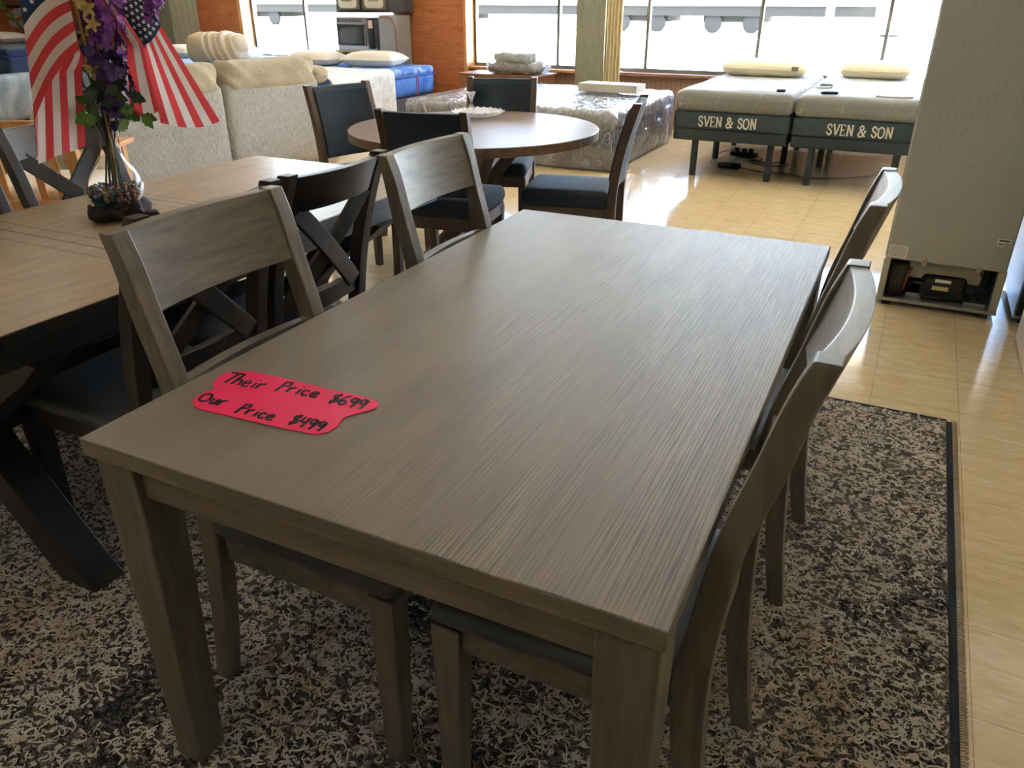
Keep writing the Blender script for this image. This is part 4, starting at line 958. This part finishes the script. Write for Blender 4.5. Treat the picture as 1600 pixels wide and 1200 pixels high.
# ------------------------------------------------------------ refrigerator seen from the back
t = thing('refrigerator', 'grey refrigerator with its back and open compressor bay facing the room', 'refrigerator', (0.005, 4.14, 0), R(-.5))
FG = plain('fridge_back_grey', (176, 178, 170), .5, .1); FS = plain('fridge_side', (110, 114, 114), .4, .2); FWh = plain('fridge_rim', (176, 172, 156), .5)
Wf, Hf = .53, 1.75
b = MB(); b.box(0, Wf, .05, .62, .235, Hf).box(0, .03, .05, .62, .04, .235).box(Wf-.035, Wf, .05, .62, .04, .235).box(.03, Wf-.035, .3, .62, .04, .235)
b.build('cabinet', FS, t, bevel=.003)
b = MB(); b.box(.004, Wf-.004, .0, .05, .235, Hf-.01); b.build('back_panel', FG, t, bevel=.006)
b = MB()
for r_ in range(14):
    for c_ in range(6):
        x, z = .075+.066*c_+(.01 if r_ % 2 else 0), .62+.075*r_; k = []
        for a in np.linspace(0, 1, 9):
            if a < .25: k.append((x-.018, -.0002, z-.02+.08*a))
            elif a > .75: k.append((x+.018, -.0002, z-.02+.08*(1-a)))
            else: aa = math.pi*(1-(a-.25)/.5); k.append((x+.018*math.cos(aa), -.0002, z+.011*math.sin(aa)))
        b.tube(k, .0011, 5)
b.build('embossing', FG, t, smooth=True)
for x0_, x1_ in ((0, .03), (Wf-.035, Wf)): MB().box(x0_, x1_, -.004, .05, .04, .235).build('side_flange', FWh, t, bevel=.002)
MB().box(-.002, Wf+.002, -.008, .3, .022, .04).build('bottom_rail', STEEL, t, bevel=.003)
for x in (.03, Wf-.07): MB().box(x, x+.04, .0, .05, 0, .022).box(x, x+.04, .5, .55, 0, .04).build('foot', BLACK, t)
MB().box(.115, .44, .06, .075, .135, .225).build('drip_tray', FWh, t, bevel=.01)
for x in (.17, .40): MB().box(x, x+.02, -.012, .06, .222, .25).build('tray_clip', FWh, t, bevel=.002)
b = MB().rbox((.285, .10, .105), (.20, .13, .125), .025, 4)
c_ = b.build('compressor', BLACK, t, smooth=True)
MB().box(.245, .315, .030, .034, .138, .152).build('label', WHITE, c_); MB().box(.238, .31, .030, .034, .098, .118).build('label', plain('yellowed_label', (196, 186, 150), .7), c_)
MB().box(.035, .115, .02, .12, .05, .215).build('fan_housing', BLACK, t, bevel=.012)
MB().tube([(.112, .015, .08), (.118, .012, .15), (.128, .02, .20)], .007, 8).build('copper_pipe', plain('copper', (150, 80, 54), .35, .7), t, smooth=True)
MB().box(.13, .2, .05, .16, .041, .062).build('metal_tray', STEEL, t); MB().box(.39, .48, .04, .16, .041, .055).build('metal_tray', STEEL, t)
b = MB()
for k in range(4):
    b.tube(cr([(.13, .05, .09+.01*k), (.155+.01*k, .03, .13), (.19, .04, .12-.01*k), (.2, .06, .07)], 5), .004, 6)
b.build('wiring', BLACK, t, smooth=True); b = MB()
b.tube(cr([(.42, .05, .215), (.44, .03, .18), (.42, .03, .12), (.37, .03, .10)], 6), .004, 6).tube(cr([(.45, .05, .21), (.44, .03, .15), (.41, .03, .10), (.43, .03, .075), (.47, .03, .06)], 6), .003, 6).build('wiring', BLACK, t, smooth=True)
MB().box(.012, .095, -.0012, 0, .245, .305).build('warning_label', WHITE, t); 
b = MB(); [b.box(.018, .088, -.0016, -.0012, .252+.0055*k, .2535+.0055*k) for k in range(9)]; b.build('printed_text', plain('label_print', (110, 110, 108), .7), t)
lb = MB().box(.455, .508, -.0012, 0, .375, .39).box(.455, .485, -.0012, 0, .355, .375).build('barcode_label', WHITE, t)
b = MB(); [b.box(.459+.0035*k, .461+.0035*k, -.0017, -.0012, .359, .371) for k in range(7)]; b.box(.46, .503, -.0017, -.0012, .379, .386); b.build('barcode', BLACK, lb)

t = thing('stainless_refrigerator', 'stainless side of a second refrigerator to the right of the grey one', 'refrigerator', (.602, 4.06, 0))
MB().box(0, .8, .05, .7, .03, 1.75).build('cabinet', plain('stainless_side', (150, 158, 164), .3, .6), t, bevel=.004)
MB().box(.0, .8, 0, .05, .06, 1.75).build('back_panel', plain('dark_gasket', (54, 54, 54), .6), t, bevel=.004)
for x in (.03, .7): MB().box(x, x+.05, .08, .12, 0, .03).box(x, x+.05, .6, .65, 0, .03).build('foot', BLACK, t)
t = thing('white_appliance', 'off-white enamel appliance corner at the right edge of the photo', 'appliance', (.604, 3.1, 0))
MB().box(0, .7, 0, .80, .012, .92).build('body', plain('cream_enamel', (206, 196, 176), .35), t, bevel=.006)
for x in (.04, .62): MB().box(x, x+.04, .04, .08, 0, .012).box(x, x+.04, .7, .74, 0, .012).build('foot', BLACK, t)

# ------------------------------------------------------------ ceiling lights (out of frame, dim)
EM = M('lamp_diffuser'); EM.b.inputs['Emission Color'].default_value = (1, .93, .84, 1); EM.b.inputs['Emission Strength'].default_value = .35; EM = EM.m
for i, (x, y) in enumerate([(-5.5, 3.5), (-1.5, 3.5), (-5.5, -.8), (-1.5, -.8), (-9.5, 3.5)]):
    t = thing('ceiling_light', ['ceiling light panel above the sofa', 'ceiling light panel above the round table', 'ceiling light panel behind the trestle table', 'ceiling light panel behind the camera', 'ceiling light panel above the left beds'][i], 'lamp', (x, y, H-.06), 0, 'ceiling light panels')
    MB().box(-.62, .62, -.17, .17, .02, .06).build('frame', WHITE, t); MB().box(-.58, .58, -.14, .14, .0, .02).build('diffuser', EM, t)
